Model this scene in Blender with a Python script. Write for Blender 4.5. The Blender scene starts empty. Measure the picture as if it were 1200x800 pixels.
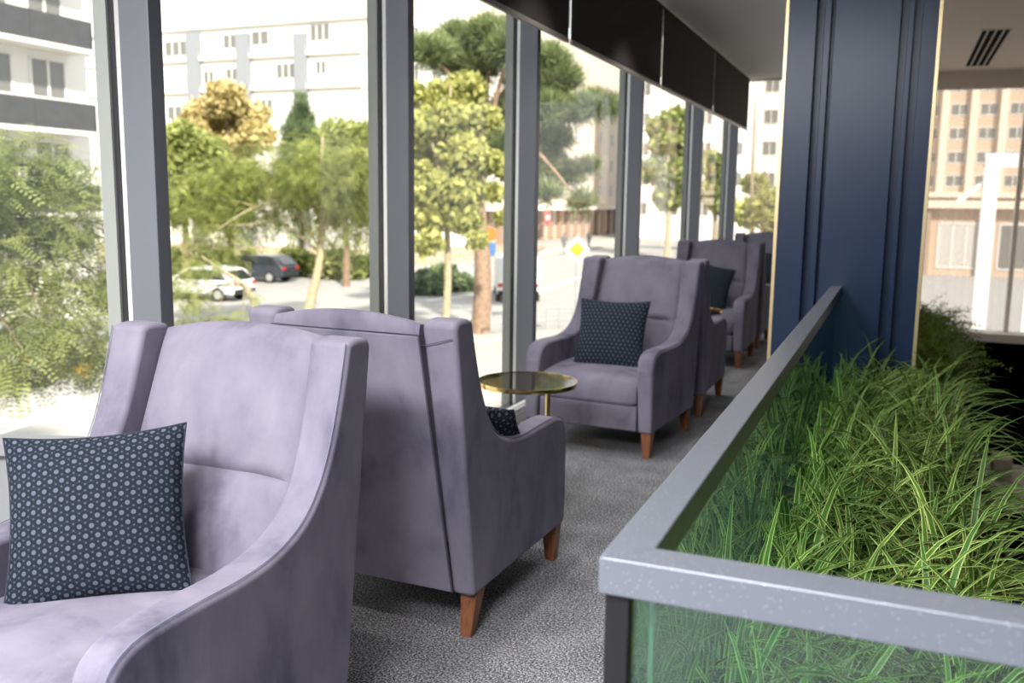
import bpy, bmesh, math, random
import numpy as np
from mathutils import Vector, Matrix
random.seed(7); RNG = np.random.default_rng(7)
S = bpy.context.scene
COL = S.collection
R = math.radians
PI = math.pi

# ------------------------------------------------------------------ camera
F, PITCH, ROLL, YAW, EYE = 1087.67, .150265, .0131615, .389634, 1.3
cy, sy = math.cos(YAW), math.sin(YAW)
FWD = Vector((-sy*math.cos(PITCH), cy*math.cos(PITCH), -math.sin(PITCH)))
_r = Vector((cy, sy, 0)); _u = _r.cross(FWD)
RT = _r*math.cos(ROLL) + _u*math.sin(ROLL)
UP = _u*math.cos(ROLL) - _r*math.sin(ROLL)
EYEP = Vector((0, 0, EYE))
def ray(px, py): return RT*((px-600)/F) - UP*((py-400)/F) + FWD
def at_d(px, py, d): return EYEP + ray(px, py)*d
def at_z(px, py, z):
    d = ray(px, py); return EYEP + d*((z-EYE)/d.z)
cam = bpy.data.cameras.new('camera'); co = bpy.data.objects.new('camera', cam); COL.objects.link(co)
co.matrix_world = Matrix(((RT.x, UP.x, -FWD.x, 0), (RT.y, UP.y, -FWD.y, 0), (RT.z, UP.z, -FWD.z, EYE), (0, 0, 0, 1)))
cam.sensor_width = 36; cam.lens = F/1200*36; cam.clip_start = .05; cam.clip_end = 600
cam.dof.use_dof = True; cam.dof.focus_distance = 2.1; cam.dof.aperture_fstop = 4.0
S.camera = co

# ------------------------------------------------------------------ materials
def newmat(name):
    m = bpy.data.materials.new(name); m.use_nodes = True
    nt = m.node_tree; b = nt.nodes['Principled BSDF']
    return m, nt, b
def N(nt, typ, **kw):
    n = nt.nodes.new(typ)
    for k, v in kw.items(): setattr(n, k, v)
    return n
def L(nt, a, b): nt.links.new(a, b)
def math_n(nt, op, a, b=None, c=None):
    n = N(nt, 'ShaderNodeMath', operation=op)
    for i, v in enumerate((a, b, c)):
        if v is None: continue
        if isinstance(v, (int, float)): n.inputs[i].default_value = v
        else: L(nt, v, n.inputs[i])
    return n.outputs[0]
def ramp(nt, fac, stops):
    n = N(nt, 'ShaderNodeValToRGB'); e = n.color_ramp.elements
    while len(e) < len(stops): e.new(.5)
    for x, (p, c) in zip(e, stops): x.position = p; x.color = (*c, 1)
    L(nt, fac, n.inputs[0]); return n.outputs[0]
def plain(name, col, rough=.5, metal=0, spec=.5, noise=0, nscale=8, bump=0, bscale=60, **kw):
    m, nt, b = newmat(name)
    b.inputs['Base Color'].default_value = (*col, 1); b.inputs['Roughness'].default_value = rough
    b.inputs['Metallic'].default_value = metal; b.inputs['Specular IOR Level'].default_value = spec
    tc = N(nt, 'ShaderNodeTexCoord')
    if noise:
        t = N(nt, 'ShaderNodeTexNoise'); t.inputs['Scale'].default_value = nscale; t.inputs['Detail'].default_value = 4
        L(nt, tc.outputs['Object'], t.inputs['Vector'])
        lo = tuple(max(0, c*(1-noise)) for c in col); hi = tuple(min(1, c*(1+noise)) for c in col)
        L(nt, ramp(nt, t.outputs['Fac'], [(.3, lo), (.7, hi)]), b.inputs['Base Color'])
    if bump:
        t2 = N(nt, 'ShaderNodeTexNoise'); t2.inputs['Scale'].default_value = bscale
        L(nt, tc.outputs['Object'], t2.inputs['Vector'])
        bp = N(nt, 'ShaderNodeBump'); bp.inputs['Strength'].default_value = bump; bp.inputs['Distance'].default_value = .01
        L(nt, t2.outputs['Fac'], bp.inputs['Height']); L(nt, bp.outputs[0], b.inputs['Normal'])
    for k, v in kw.items(): b.inputs[k.replace('_', ' ')].default_value = v
    return m
M = {}
def velvet():
    m, nt, b = newmat('velvet')
    tc = N(nt, 'ShaderNodeTexCoord')
    oi = N(nt, 'ShaderNodeObjectInfo')
    mp = N(nt, 'ShaderNodeMapping'); L(nt, tc.outputs['Object'], mp.inputs['Vector'])
    mp.inputs['Scale'].default_value = (1, 1, .55)
    t = N(nt, 'ShaderNodeTexNoise'); t.inputs['Scale'].default_value = 5; t.inputs['Detail'].default_value = 6
    t.inputs['Roughness'].default_value = .6; t.inputs['Distortion'].default_value = .25
    L(nt, mp.outputs[0], t.inputs['Vector'])
    c = ramp(nt, t.outputs['Fac'], [(.28, (.090, .085, .124)), (.47, (.172, .161, .209)), (.75, (.242, .228, .276))])
    L(nt, c, b.inputs['Base Color'])
    b.inputs['Roughness'].default_value = .9; b.inputs['Specular IOR Level'].default_value = .06
    b.inputs['Sheen Weight'].default_value = .12; b.inputs['Sheen Roughness'].default_value = .35
    b.inputs['Sheen Tint'].default_value = (.75, .75, .9, 1)
    t2 = N(nt, 'ShaderNodeTexNoise'); t2.inputs['Scale'].default_value = 420
    L(nt, tc.outputs['Object'], t2.inputs['Vector'])
    bp = N(nt, 'ShaderNodeBump'); bp.inputs['Strength'].default_value = .12; bp.inputs['Distance'].default_value = .003
    L(nt, t2.outputs['Fac'], bp.inputs['Height']); L(nt, bp.outputs[0], b.inputs['Normal'])
    return m
M['velvet'] = velvet()
M['velvet_dark'] = plain('velvet_piping', (.05, .047, .07), .9)
M['thread'] = plain('seam_thread', (.17, .18, .25), .9, spec=.1)
def wood():
    m, nt, b = newmat('walnut'); tc = N(nt, 'ShaderNodeTexCoord')
    mp = N(nt, 'ShaderNodeMapping'); mp.inputs['Scale'].default_value = (30, 30, 3); L(nt, tc.outputs['Object'], mp.inputs['Vector'])
    t = N(nt, 'ShaderNodeTexNoise'); t.inputs['Scale'].default_value = 3; t.inputs['Detail'].default_value = 6; t.inputs['Distortion'].default_value = 1.2
    L(nt, mp.outputs[0], t.inputs['Vector'])
    L(nt, ramp(nt, t.outputs['Fac'], [(.3, (.15, .052, .022)), (.7, (.30, .115, .05))]), b.inputs['Base Color'])
    b.inputs['Roughness'].default_value = .42; return m
M['wood'] = wood()
def cushion_mat():
    m, nt, b = newmat('patterned_cushion_fabric'); uv = N(nt, 'ShaderNodeUVMap')
    sx = N(nt, 'ShaderNodeSeparateXYZ'); L(nt, uv.outputs[0], sx.inputs[0])
    SC = 16.0; q3 = math.sqrt(3)
    X = math_n(nt, 'MULTIPLY', sx.outputs[0], SC); Y = math_n(nt, 'MULTIPLY', sx.outputs[1], SC)
    def lat(ox, oy):
        a = math_n(nt, 'SUBTRACT', math_n(nt, 'FLOORED_MODULO', math_n(nt, 'ADD', X, ox), 1.0), .5)
        c = math_n(nt, 'SUBTRACT', math_n(nt, 'FLOORED_MODULO', math_n(nt, 'ADD', Y, oy), q3), q3/2)
        return a, c, math_n(nt, 'SQRT', math_n(nt, 'ADD', math_n(nt, 'MULTIPLY', a, a), math_n(nt, 'MULTIPLY', c, c)))
    a1, c1, d1 = lat(0, 0); a2, c2, d2 = lat(.5, q3/2)
    d = math_n(nt, 'MINIMUM', d1, d2)
    dot = math_n(nt, 'LESS_THAN', d, .215)
    # little stars in the gaps between the dots
    e1 = lat(.5, q3/3+q3/2)[2]; e2 = lat(0, q3/3)[2]; e3 = lat(.5, -q3/3+q3/2)[2]; e4 = lat(0, -q3/3)[2]
    e = math_n(nt, 'MINIMUM', math_n(nt, 'MINIMUM', e1, e2), math_n(nt, 'MINIMUM', e3, e4))
    star = math_n(nt, 'MULTIPLY', math_n(nt, 'LESS_THAN', e, .10), .6)
    edge = math_n(nt, 'MULTIPLY', math_n(nt, 'LESS_THAN', math_n(nt, 'ABSOLUTE', math_n(nt, 'SUBTRACT', d1, d2)), .05), .16)
    f = math_n(nt, 'MAXIMUM', math_n(nt, 'MAXIMUM', dot, star), edge)
    L(nt, ramp(nt, f, [(0, (.014, .0175, .027)), (1, (.088, .102, .130))]), b.inputs['Base Color'])
    b.inputs['Roughness'].default_value = .9; b.inputs['Specular IOR Level'].default_value = .08
    return m
M['cushion'] = cushion_mat()
M['cushion_edge'] = plain('cushion_piping', (.02, .025, .04), .85)
def carpet():
    m, nt, b = newmat('carpet'); tc = N(nt, 'ShaderNodeTexCoord')
    t = N(nt, 'ShaderNodeTexNoise'); t.inputs['Scale'].default_value = 150; t.inputs['Detail'].default_value = 2; t.inputs['Roughness'].default_value = .75
    L(nt, tc.outputs['Object'], t.inputs['Vector'])
    t2 = N(nt, 'ShaderNodeTexNoise'); t2.inputs['Scale'].default_value = 5; L(nt, tc.outputs['Object'], t2.inputs['Vector'])
    v = math_n(nt, 'ADD', t.outputs['Fac'], math_n(nt, 'MULTIPLY', math_n(nt, 'SUBTRACT', t2.outputs['Fac'], .5), .12))
    L(nt, ramp(nt, v, [(.37, (.03, .031, .036)), (.5, (.165, .168, .182)), (.64, (.52, .52, .54))]), b.inputs['Base Color'])
    b.inputs['Roughness'].default_value = .95; b.inputs['Specular IOR Level'].default_value = .1
    bp = N(nt, 'ShaderNodeBump'); bp.inputs['Strength'].default_value = .6; bp.inputs['Distance'].default_value = .006
    L(nt, t.outputs['Fac'], bp.inputs['Height']); L(nt, bp.outputs[0], b.inputs['Normal']); return m
M['carpet'] = carpet()
def glass(name, tint, refl=.04, gloss=.0, frac=1.0):
    m = bpy.data.materials.new(name); m.use_nodes = True; nt = m.node_tree; nt.nodes.clear()
    out = N(nt, 'ShaderNodeOutputMaterial'); tr = N(nt, 'ShaderNodeBsdfTransparent'); gl = N(nt, 'ShaderNodeBsdfGlossy')
    tr.inputs[0].default_value = (*tint, 1); gl.inputs['Roughness'].default_value = gloss
    lw = N(nt, 'ShaderNodeLayerWeight'); lw.inputs[0].default_value = .5
    f = math_n(nt, 'ADD', math_n(nt, 'MULTIPLY', math_n(nt, 'POWER', lw.outputs['Facing'], 5.0), (1-refl)*frac), refl)
    mx = N(nt, 'ShaderNodeMixShader'); L(nt, f, mx.inputs[0]); L(nt, tr.outputs[0], mx.inputs[1]); L(nt, gl.outputs[0], mx.inputs[2])
    L(nt, mx.outputs[0], out.inputs[0]); return m
M['pane'] = glass('window_glass', (.985, .99, .985), .025, frac=.6)
M['rail_glass'] = glass('balustrade_glass', (.62, .82, .72), .09)
M['bronze_glass'] = glass('bronze_glass', (.50, .43, .30), .10)
M['car_glass'] = plain('car_glass', (.02, .025, .03), .08, spec=.8)
M['mullion'] = plain('anthracite_aluminium', (.135, .142, .160), .42, metal=.3)
M['bead'] = plain('pale_aluminium_bead', (.62, .62, .60), .28, metal=.75)
M['gasket'] = plain('black_gasket', (.012, .012, .014), .6)
M['outer_frame'] = plain('outer_frame', (.26, .27, .25), .5)
M['sill'] = plain('grey_sill', (.24, .25, .25), .5)
M['blind'] = plain('blind_fabric', (.021, .017, .016), .9, bump=.15, bscale=500)
M['blind_bar'] = plain('blind_bar', (.30, .285, .27), .4, metal=.4)
M['cord'] = plain('blind_cord', (.75, .68, .55), .6)
M['ceiling'] = plain('ceiling_paint', (.80, .785, .77), .85)
M['header'] = plain('header_paint', (.74, .65, .57), .8)
M['ceiling_beige'] = plain('beige_ceiling', (.80, .67, .57), .85)  # beiger tone over the stairwell than over the gallery
M['navy'] = plain('navy_lacquer', (.011, .030, .080), .30, noise=.06, nscale=3)
M['gold'] = plain('brushed_brass', (.86, .68, .38), .33, metal=.85)
M['gold2'] = plain('polished_brass', (.78, .58, .24), .16, metal=1.0)
def rail_mat():
    m, nt, b = newmat('speckled_graphite_coat'); tc = N(nt, 'ShaderNodeTexCoord')
    v = N(nt, 'ShaderNodeTexVoronoi'); v.inputs['Scale'].default_value = 430; L(nt, tc.outputs['Object'], v.inputs['Vector'])
    wn = N(nt, 'ShaderNodeTexWhiteNoise'); L(nt, v.outputs['Position'], wn.inputs['Vector'])
    sp = math_n(nt, 'MULTIPLY', math_n(nt, 'LESS_THAN', v.outputs['Distance'], .24), math_n(nt, 'GREATER_THAN', wn.outputs['Value'], .88))
    L(nt, ramp(nt, sp, [(0, (.165, .178, .210)), (1, (.62, .65, .72))]), b.inputs['Base Color'])
    b.inputs['Roughness'].default_value = .36; b.inputs['Metallic'].default_value = .25; return m
M['rail'] = rail_mat()
M['black'] = plain('black_metal', (.008, .008, .009), .35)
M['void'] = plain('unlit_void_black', (.0035, .0033, .003), .95, spec=.05)  # darkness of the unlit stairwell put into a near-black base colour
M['soil'] = plain('dark_soil', (.018, .014, .009), .95, noise=.5, nscale=40, bump=.8, bscale=60)
M['landing'] = plain('beige_stone', (.42, .36, .28), .6, noise=.12, nscale=6)
def leafmat(name, c_mid, c_edge, stripe=False, trans=.3, var=.25):
    m = bpy.data.materials.new(name); m.use_nodes = True; nt = m.node_tree; nt.nodes.clear()
    out = N(nt, 'ShaderNodeOutputMaterial'); b = N(nt, 'ShaderNodeBsdfPrincipled'); b.inputs['Roughness'].default_value = .5
    b.inputs['Specular IOR Level'].default_value = .3
    at = N(nt, 'ShaderNodeAttribute'); at.attribute_name = 'tone'
    if stripe:
        uv = N(nt, 'ShaderNodeUVMap'); s = N(nt, 'ShaderNodeSeparateXYZ'); L(nt, uv.outputs[0], s.inputs[0])
        e = math_n(nt, 'MULTIPLY', math_n(nt, 'ABSOLUTE', math_n(nt, 'SUBTRACT', s.outputs[0], .5)), 2.0)
        col = ramp(nt, e, [(0, c_mid), (.60, c_mid), (.72, c_edge), (1, c_edge)])
    else:
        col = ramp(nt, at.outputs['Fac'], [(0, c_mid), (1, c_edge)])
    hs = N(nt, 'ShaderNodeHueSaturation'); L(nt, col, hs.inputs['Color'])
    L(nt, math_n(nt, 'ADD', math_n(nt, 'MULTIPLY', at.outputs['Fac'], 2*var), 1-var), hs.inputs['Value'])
    L(nt, hs.outputs[0], b.inputs['Base Color'])
    tl = N(nt, 'ShaderNodeBsdfTranslucent'); L(nt, hs.outputs[0], tl.inputs[0])
    mx = N(nt, 'ShaderNodeMixShader'); mx.inputs[0].default_value = trans
    L(nt, b.outputs[0], mx.inputs[1]); L(nt, tl.outputs[0], mx.inputs[2]); L(nt, mx.outputs[0], out.inputs[0]); return m
M['spider'] = leafmat('variegated_leaf', (.082, .185, .022), (.52, .57, .20), True, .3, .35)
M['spider_dark'] = leafmat('deep_green_leaf', (.045, .130, .020), (.34, .42, .14), True, .25, .3)
M['fern'] = leafmat('fern_leaf', (.075, .12, .014), (.16, .21, .03), False, .35)
M['leaf_locust'] = leafmat('locust_leaf', (0.17, 0.215, 0.068), (0.37, 0.41, 0.15), False, .4)
M['leaf_green'] = leafmat('broad_leaf', (0.177, 0.224, 0.059), (0.402, 0.437, 0.142), False, .4)
M['leaf_lime'] = leafmat('lime_leaf', (0.261, 0.296, 0.082), (0.52, 0.508, 0.177), False, .4)
M['leaf_yellow'] = leafmat('autumn_leaf', (.46, .39, .15), (.62, .52, .26), False, .4)
M['leaf_amber'] = leafmat('amber_leaf', (0.709, 0.425, 0.07), (0.8, 0.661, 0.119), False, .4)
M['needle'] = leafmat('pine_needle', (0.107, 0.146, 0.059), (0.261, 0.308, 0.13), False, .3)
M['conifer'] = leafmat('conifer_needle', (0.095, 0.142, 0.078), (0.201, 0.261, 0.119), False, .3)
M['bark'] = plain('bark', (.20, .135, .085), .9, noise=.35, nscale=12, bump=.5, bscale=20)
M['bark_pine'] = plain('pine_bark', (.27, .18, .12), .9, noise=.3, nscale=9, bump=.5, bscale=14)
M['bark_pale'] = plain('pale_bark', (.36, .30, .19), .9, noise=.3, nscale=12)
M['asphalt'] = plain('asphalt', (.36, .352, .335), .9, noise=.08, nscale=1.5)
M['paving'] = plain('pavement', (.42, .40, .36), .9, noise=.06, nscale=2)
M['verge'] = plain('dry_verge', (.36, .29, .19), .95, noise=.25, nscale=1)
M['marking'] = plain('road_marking', (.9, .9, .88), .8)
M['kerb'] = plain('kerb_stone', (.42, .40, .37), .9)
M['render_white'] = plain('white_render', (.78, .76, .72), .9, noise=.03, nscale=.3)
M['render_cream'] = plain('cream_render', (.66, .58, .48), .9, noise=.04, nscale=.3)
M['render_grey'] = plain('grey_render', (.25, .265, .285), .9)
M['balcony'] = plain('dark_balcony_panel', (.045, .045, .05), .6, noise=.2, nscale=4)
M['wglass'] = plain('far_window_glass', (.17, .17, .155), .2)
M['wglass_pale'] = plain('far_window_blind', (.50, .48, .44), .5)
M['wframe'] = plain('far_window_frame', (.72, .71, .68), .6)
M['shop_brown'] = plain('shop_pillar', (.33, .22, .16), .8)
M['shop_pale'] = plain('shop_shutter', (.52, .45, .36), .7)
M['red'] = plain('sign_red', (.62, .06, .05), .5)
M['white'] = plain('white_paint', (.82, .82, .80), .5)
M['yellow'] = plain('sign_yellow', (.80, .50, .02), .5)
M['blue'] = plain('sign_blue', (.08, .18, .42), .5)
M['orange'] = plain('sign_orange', (.75, .20, .04), .5)
M['steel'] = plain('galvanised_steel', (.45, .46, .46), .45, metal=.5)
M['car_dark'] = plain('dark_car_paint', (.035, .04, .055), .22, spec=.7)
M['car_white'] = plain('white_car_paint', (.80, .80, .80), .25, spec=.6)
M['car_silver'] = plain('silver_car_paint', (.42, .43, .44), .25, metal=.4)
M['tyre'] = plain('tyre', (.02, .02, .02), .85)
M['lamp_red'] = plain('tail_lamp', (.5, .03, .02), .3)
M['skin'] = plain('skin', (.50, .30, .21), .6)
M['coat'] = plain('dark_coat', (.05, .05, .06), .9)
M['coat2'] = plain('grey_coat', (.20, .19, .19), .9)
M['tower'] = plain('tower_stone', (.56, .42, .31), .9, noise=.04, nscale=.3)
M['tower_pale'] = plain('tower_pale_pier', (.72, .61, .50), .9)
M['grille'] = plain('white_enamel', (.74, .74, .72), .45)
def sheer():
    m = bpy.data.materials.new('sheer_voile'); m.use_nodes = True; nt = m.node_tree; nt.nodes.clear()
    out = N(nt, 'ShaderNodeOutputMaterial'); tr = N(nt, 'ShaderNodeBsdfTransparent'); tl = N(nt, 'ShaderNodeBsdfTranslucent'); df = N(nt, 'ShaderNodeBsdfDiffuse')
    tl.inputs[0].default_value = (.46, .37, .31, 1); df.inputs[0].default_value = (.46, .38, .32, 1)
    m1 = N(nt, 'ShaderNodeMixShader'); m1.inputs[0].default_value = .35; L(nt, tl.outputs[0], m1.inputs[1]); L(nt, df.outputs[0], m1.inputs[2])
    m2 = N(nt, 'ShaderNodeMixShader'); m2.inputs[0].default_value = .5; L(nt, tr.outputs[0], m2.inputs[1]); L(nt, m1.outputs[0], m2.inputs[2])
    L(nt, m2.outputs[0], out.inputs[0]); return m
M['sheer'] = sheer()

# ------------------------------------------------------------------ mesh helpers
class MB:
    def __init__(s): s.v = []; s.f = []; s.mi = []
    def add(s, vs, fs, mi=0):
        o = len(s.v); s.v += [tuple(v) for v in vs]; s.f += [tuple(i+o for i in f) for f in fs]; s.mi += [mi]*len(fs)
    def box(s, a, b, mi=0, mat=None):
        x0, y0, z0 = a; x1, y1, z1 = b
        vs = [(x0, y0, z0), (x1, y0, z0), (x1, y1, z0), (x0, y1, z0), (x0, y0, z1), (x1, y0, z1), (x1, y1, z1), (x0, y1, z1)]
        if mat: vs = [mat @ Vector(v) for v in vs]
        s.add(vs, [(0, 3, 2, 1), (4, 5, 6, 7), (0, 1, 5, 4), (1, 2, 6, 5), (2, 3, 7, 6), (3, 0, 4, 7)], mi)
    def tube(s, pts, rad, n=8, mi=0, cap=True):
        pts = [Vector(p) for p in pts]; k = len(pts)
        if isinstance(rad, (int, float)): rad = [rad]*k
        rings = []; ref = None
        for i, p in enumerate(pts):
            t = (pts[min(i+1, k-1)] - pts[max(i-1, 0)]).normalized()
            if ref is None: ref = Vector((0, 0, 1)) if abs(t.z) < .9 else Vector((1, 0, 0))
            a = t.cross(ref).normalized(); c = a.cross(t); ref = c
            rings.append([p + (a*math.cos(2*PI*j/n) + c*math.sin(2*PI*j/n))*rad[i] for j in range(n)])
        vs = [v for r in rings for v in r]
        fs = [(i*n+j, i*n+(j+1) % n, (i+1)*n+(j+1) % n, (i+1)*n+j) for i in range(k-1) for j in range(n)]
        if cap: fs += [tuple(range(n-1, -1, -1)), tuple((k-1)*n+j for j in range(n))]
        s.add(vs, fs, mi)
    def lathe(s, prof, c=(0, 0, 0), n=40, mi=0):
        k = len(prof); vs = []
        for r, z in prof:
            for j in range(n): vs.append((c[0]+r*math.cos(2*PI*j/n), c[1]+r*math.sin(2*PI*j/n), c[2]+z))
        fs = [(i*n+j, i*n+(j+1) % n, (i+1)*n+(j+1) % n, (i+1)*n+j) for i in range(k-1) for j in range(n)]
        s.add(vs, fs, mi)
    def prism(s, poly, ax, lo, hi, mi=0):
        # poly: 2-D outline; ax: axis of extrusion 0/1/2
        def P(a, b, t): return {0: (t, a, b), 1: (a, t, b), 2: (a, b, t)}[ax]
        n = len(poly); vs = [P(a, b, lo) for a, b in poly] + [P(a, b, hi) for a, b in poly]
        fs = [tuple(range(n-1, -1, -1)), tuple(range(n, 2*n))] + [(i, (i+1) % n, n+(i+1) % n, n+i) for i in range(n)]
        s.add(vs, fs, mi)
    def sphere(s, c, r, n=12, mi=0, sc=(1, 1, 1)):
        vs = []; fs = []; k = n//2
        for i in range(k+1):
            th = PI*i/k
            for j in range(n):
                vs.append((c[0]+r*sc[0]*math.sin(th)*math.cos(2*PI*j/n), c[1]+r*sc[1]*math.sin(th)*math.sin(2*PI*j/n), c[2]+r*sc[2]*math.cos(th)))
        for i in range(k):
            for j in range(n): fs.append((i*n+j, (i+1)*n+j, (i+1)*n+(j+1) % n, i*n+(j+1) % n))
        s.add(vs, fs, mi)
    def build(s, name, mats, parent=None, smooth=False, bevel=0, seg=2, wn=False, angle=35):
        me = bpy.data.meshes.new(name); me.from_pydata(s.v, [], s.f)
        bm = bmesh.new(); bm.from_mesh(me)
        for f, mi in zip(bm.faces, s.mi): f.material_index = mi
        bmesh.ops.remove_doubles(bm, verts=bm.verts, dist=1e-6)
        bmesh.ops.recalc_face_normals(bm, faces=bm.faces)
        if bevel:
            ed = [e for e in bm.edges if len(e.link_faces) == 2 and e.calc_face_angle(0) > R(angle)]
            bmesh.ops.bevel(bm, geom=ed, offset=bevel, segments=seg, profile=.5, affect='EDGES', clamp_overlap=True)
        bm.to_mesh(me); bm.free()
        if not isinstance(mats, (list, tuple)): mats = [mats]
        for m in mats: me.materials.append(M[m])
        o = bpy.data.objects.new(name, me); COL.objects.link(o)
        if parent is not None: o.parent = parent
        if smooth or bevel:
            me.polygons.foreach_set('use_smooth', [True]*len(me.polygons))
            if wn or bevel:
                w = o.modifiers.new('wn', 'WEIGHTED_NORMAL'); w.weight = 80; w.keep_sharp = True
            else: me.set_sharp_from_angle(angle=R(50))
        return o
def tag(o, label, cat, group=None, kind=None):
    if label: o['label'] = label
    if cat: o['category'] = cat
    if group: o['group'] = group
    if kind: o['kind'] = kind
    return o
def empty(name, loc=(0, 0, 0), rz=0):
    o = bpy.data.objects.new(name, None); o.empty_display_size = .1; COL.objects.link(o)
    o.location = loc; o.rotation_euler = (0, 0, rz); return o
def struct(o): o['kind'] = 'structure'; return o
def copy_tree(o, parent=None):
    c = o.copy(); COL.objects.link(c)
    if parent is not None: c.parent = parent
    for ch in list(o.children): copy_tree(ch, c)
    return c
def spline(pts, n=6):
    out = []; k = len(pts)
    for i in range(k-1):
        p0 = pts[max(i-1, 0)]; p1 = pts[i]; p2 = pts[i+1]; p3 = pts[min(i+2, k-1)]
        for j in range(n):
            t = j/n
            out.append(tuple(.5*(2*b + (c-a)*t + (2*a-5*b+4*c-d)*t*t + (3*b-a-3*c+d)*t**3) for a, b, c, d in zip(p0, p1, p2, p3)))
    out.append(tuple(pts[-1])); return out
def raw(name, V, Fc, mat, parent=None, tone=None, uv=None, smooth=False):
    me = bpy.data.meshes.new(name); V = np.asarray(V, np.float32); Fc = np.asarray(Fc, np.int32)
    nf, k = Fc.shape
    me.vertices.add(len(V)); me.vertices.foreach_set('co', V.ravel())
    me.loops.add(nf*k); me.loops.foreach_set('vertex_index', Fc.ravel())
    me.polygons.add(nf); me.polygons.foreach_set('loop_start', np.arange(0, nf*k, k, dtype=np.int32))
    me.polygons.foreach_set('loop_total', np.full(nf, k, np.int32))
    if smooth: me.polygons.foreach_set('use_smooth', np.ones(nf, bool))
    if tone is not None:
        a = me.attributes.new('tone', 'FLOAT', 'POINT'); a.data.foreach_set('value', np.asarray(tone, np.float32))
    if uv is not None:
        l = me.uv_layers.new(name='UVMap'); l.data.foreach_set('uv', np.asarray(uv, np.float32)[Fc.ravel()].ravel())
    me.update(calc_edges=True); me.validate()
    me.materials.append(M[mat]); o = bpy.data.objects.new(name, me); COL.objects.link(o)
    if parent is not None: o.parent = parent
    return o

# ================================================================== ROOM
H = 2.88; YB, YE = -1.6, 12.6
XF = -2.0                       # inner face of the window wall
AX, AY = -4.47, 1.27            # outer end of the corner bay
m = MB()                        # floor: left gallery strip up to the stair void
m.prism([(.46, YB), (.46, YE), (-2.2, YE), (-2.2, 2.2), (AX, AY), (AX, YB)], 2, -.25, 0); m.box((.46, YB, -.25), (4.2, .55, 0))
struct(m.build('floor', 'carpet'))
m = MB(); m.prism([(-.2, YB), (-.2, YE+.15), (-2.2, YE+.15), (-2.2, 2.2), (AX, AY), (AX, YB)], 2, H, H+.25); struct(m.build('ceiling', 'ceiling'))
m = MB(); m.box((-.2, YB, H), (4.3, YE+.15, H+.25)); struct(m.build('ceiling_stairwell', 'ceiling_beige'))
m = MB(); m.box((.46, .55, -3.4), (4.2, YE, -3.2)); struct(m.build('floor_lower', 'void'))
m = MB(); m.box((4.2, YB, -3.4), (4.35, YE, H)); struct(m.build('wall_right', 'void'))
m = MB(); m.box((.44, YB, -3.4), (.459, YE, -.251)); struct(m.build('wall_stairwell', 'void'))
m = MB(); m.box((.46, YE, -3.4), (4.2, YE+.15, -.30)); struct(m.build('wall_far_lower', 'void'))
m = MB(); m.box((.0, YE-.06, 2.69), (4.2, YE+.1, H)); struct(m.build('trim_1', 'header'))
m = MB(); m.box((.46, YE-.22, -.30), (4.2, YE+.15, -.20)); struct(m.build('trim_2', 'header'))

# window wall: bays between the deep mullions
MY = [2.185, 3.706, 5.259, 7.669, 10.219, 12.577]
def mullion(parent, y, w=.055, mat=None, z0=0):
    a = MB(); a.box((XF-.112, y-w, z0), (XF, y, H)); a.build('mullion', 'mullion', parent, bevel=.003, seg=1)
    b = MB(); b.box((XF-.130, y-w+.004, z0), (XF-.1125, y-.004, H)); b.build('bead', 'bead', parent)
    g = MB(); g.box((XF-.150, y-w+.002, z0), (XF-.1305, y-.002, H)); g.build('gasket', 'gasket', parent)
    c = MB(); c.box((XF-.20, y-w-.006, z0), (XF-.1505, y+.002, H)); c.build('outer_cap', 'outer_frame', parent)
for i, y in enumerate(MY):
    w = struct(empty('window_%d' % (i+1)))
    mullion(w, y)
    if i < 5:
        y1 = MY[i+1]
        a = MB(); a.box((XF-.146, y, .06), (XF-.136, y1-.055, H-.02)); a.build('pane', 'pane', w)
        a = MB(); a.box((XF-.17, y, 0), (XF-.03, y1-.055, .055)); a.build('sill', 'mullion', w)
# corner bay: a window wall turning outwards from the first mullion
w = struct(empty('window_7', (XF-.16, MY[0]-.03, 0), YAW + PI))     # local +X runs outwards (to the left of the view)
a = MB(); a.box((.02, -.015, .54), (2.5, -.005, H-.02)); a.build('pane', 'pane', w)
a = MB(); a.box((.0, -.09, .50), (2.5, .03, .535)); a.build('sill', 'sill', w)
a = MB(); a.box((.0, -.02, .05), (2.5, .0, .495)); a.build('apron_panel', 'sill', w)
a = MB(); a.box((2.5, -.09, 0), (2.56, .03, H)); a.build('mullion', 'mullion', w)
# closing walls out of the frame on the near left, and the near end window wall
m = MB(); m.box((AX-.1, YB, 0), (AX, AY-.05, H)); struct(m.build('wall_left', 'ceiling'))
w = struct(empty('window_8'))
for x in (-4.4, -3.0, -1.6):
    a = MB(); a.box((x-.03, YB, 0), (x+.03, YB+.12, H)); a.build('mullion', 'mullion', w)
a = MB(); a.box((-4.4, YB+.05, 0), (-1.6, YB+.06, H)); a.build('pane', 'pane', w)
m = MB(); m.box((-1.57, YB, 0), (4.2, YB+.12, H)); struct(m.build('wall_near', 'navy'))
# far end windows
w = struct(empty('window_9'))
a = MB(); a.box((XF, YE+.03, .0), (4.2, YE+.04, H)); a.build('pane', 'pane', w)
for x in (-.35, 1.30, 2.9):
    a = MB(); a.box((x-.025, YE, -.2), (x+.025, YE+.1, 2.69)); a.build('mullion', 'bead', w)
a = MB(); a.box((.46, YE+.03, -.2), (4.2, YE+.04, 0)); a.build('pane', 'pane', w)

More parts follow.
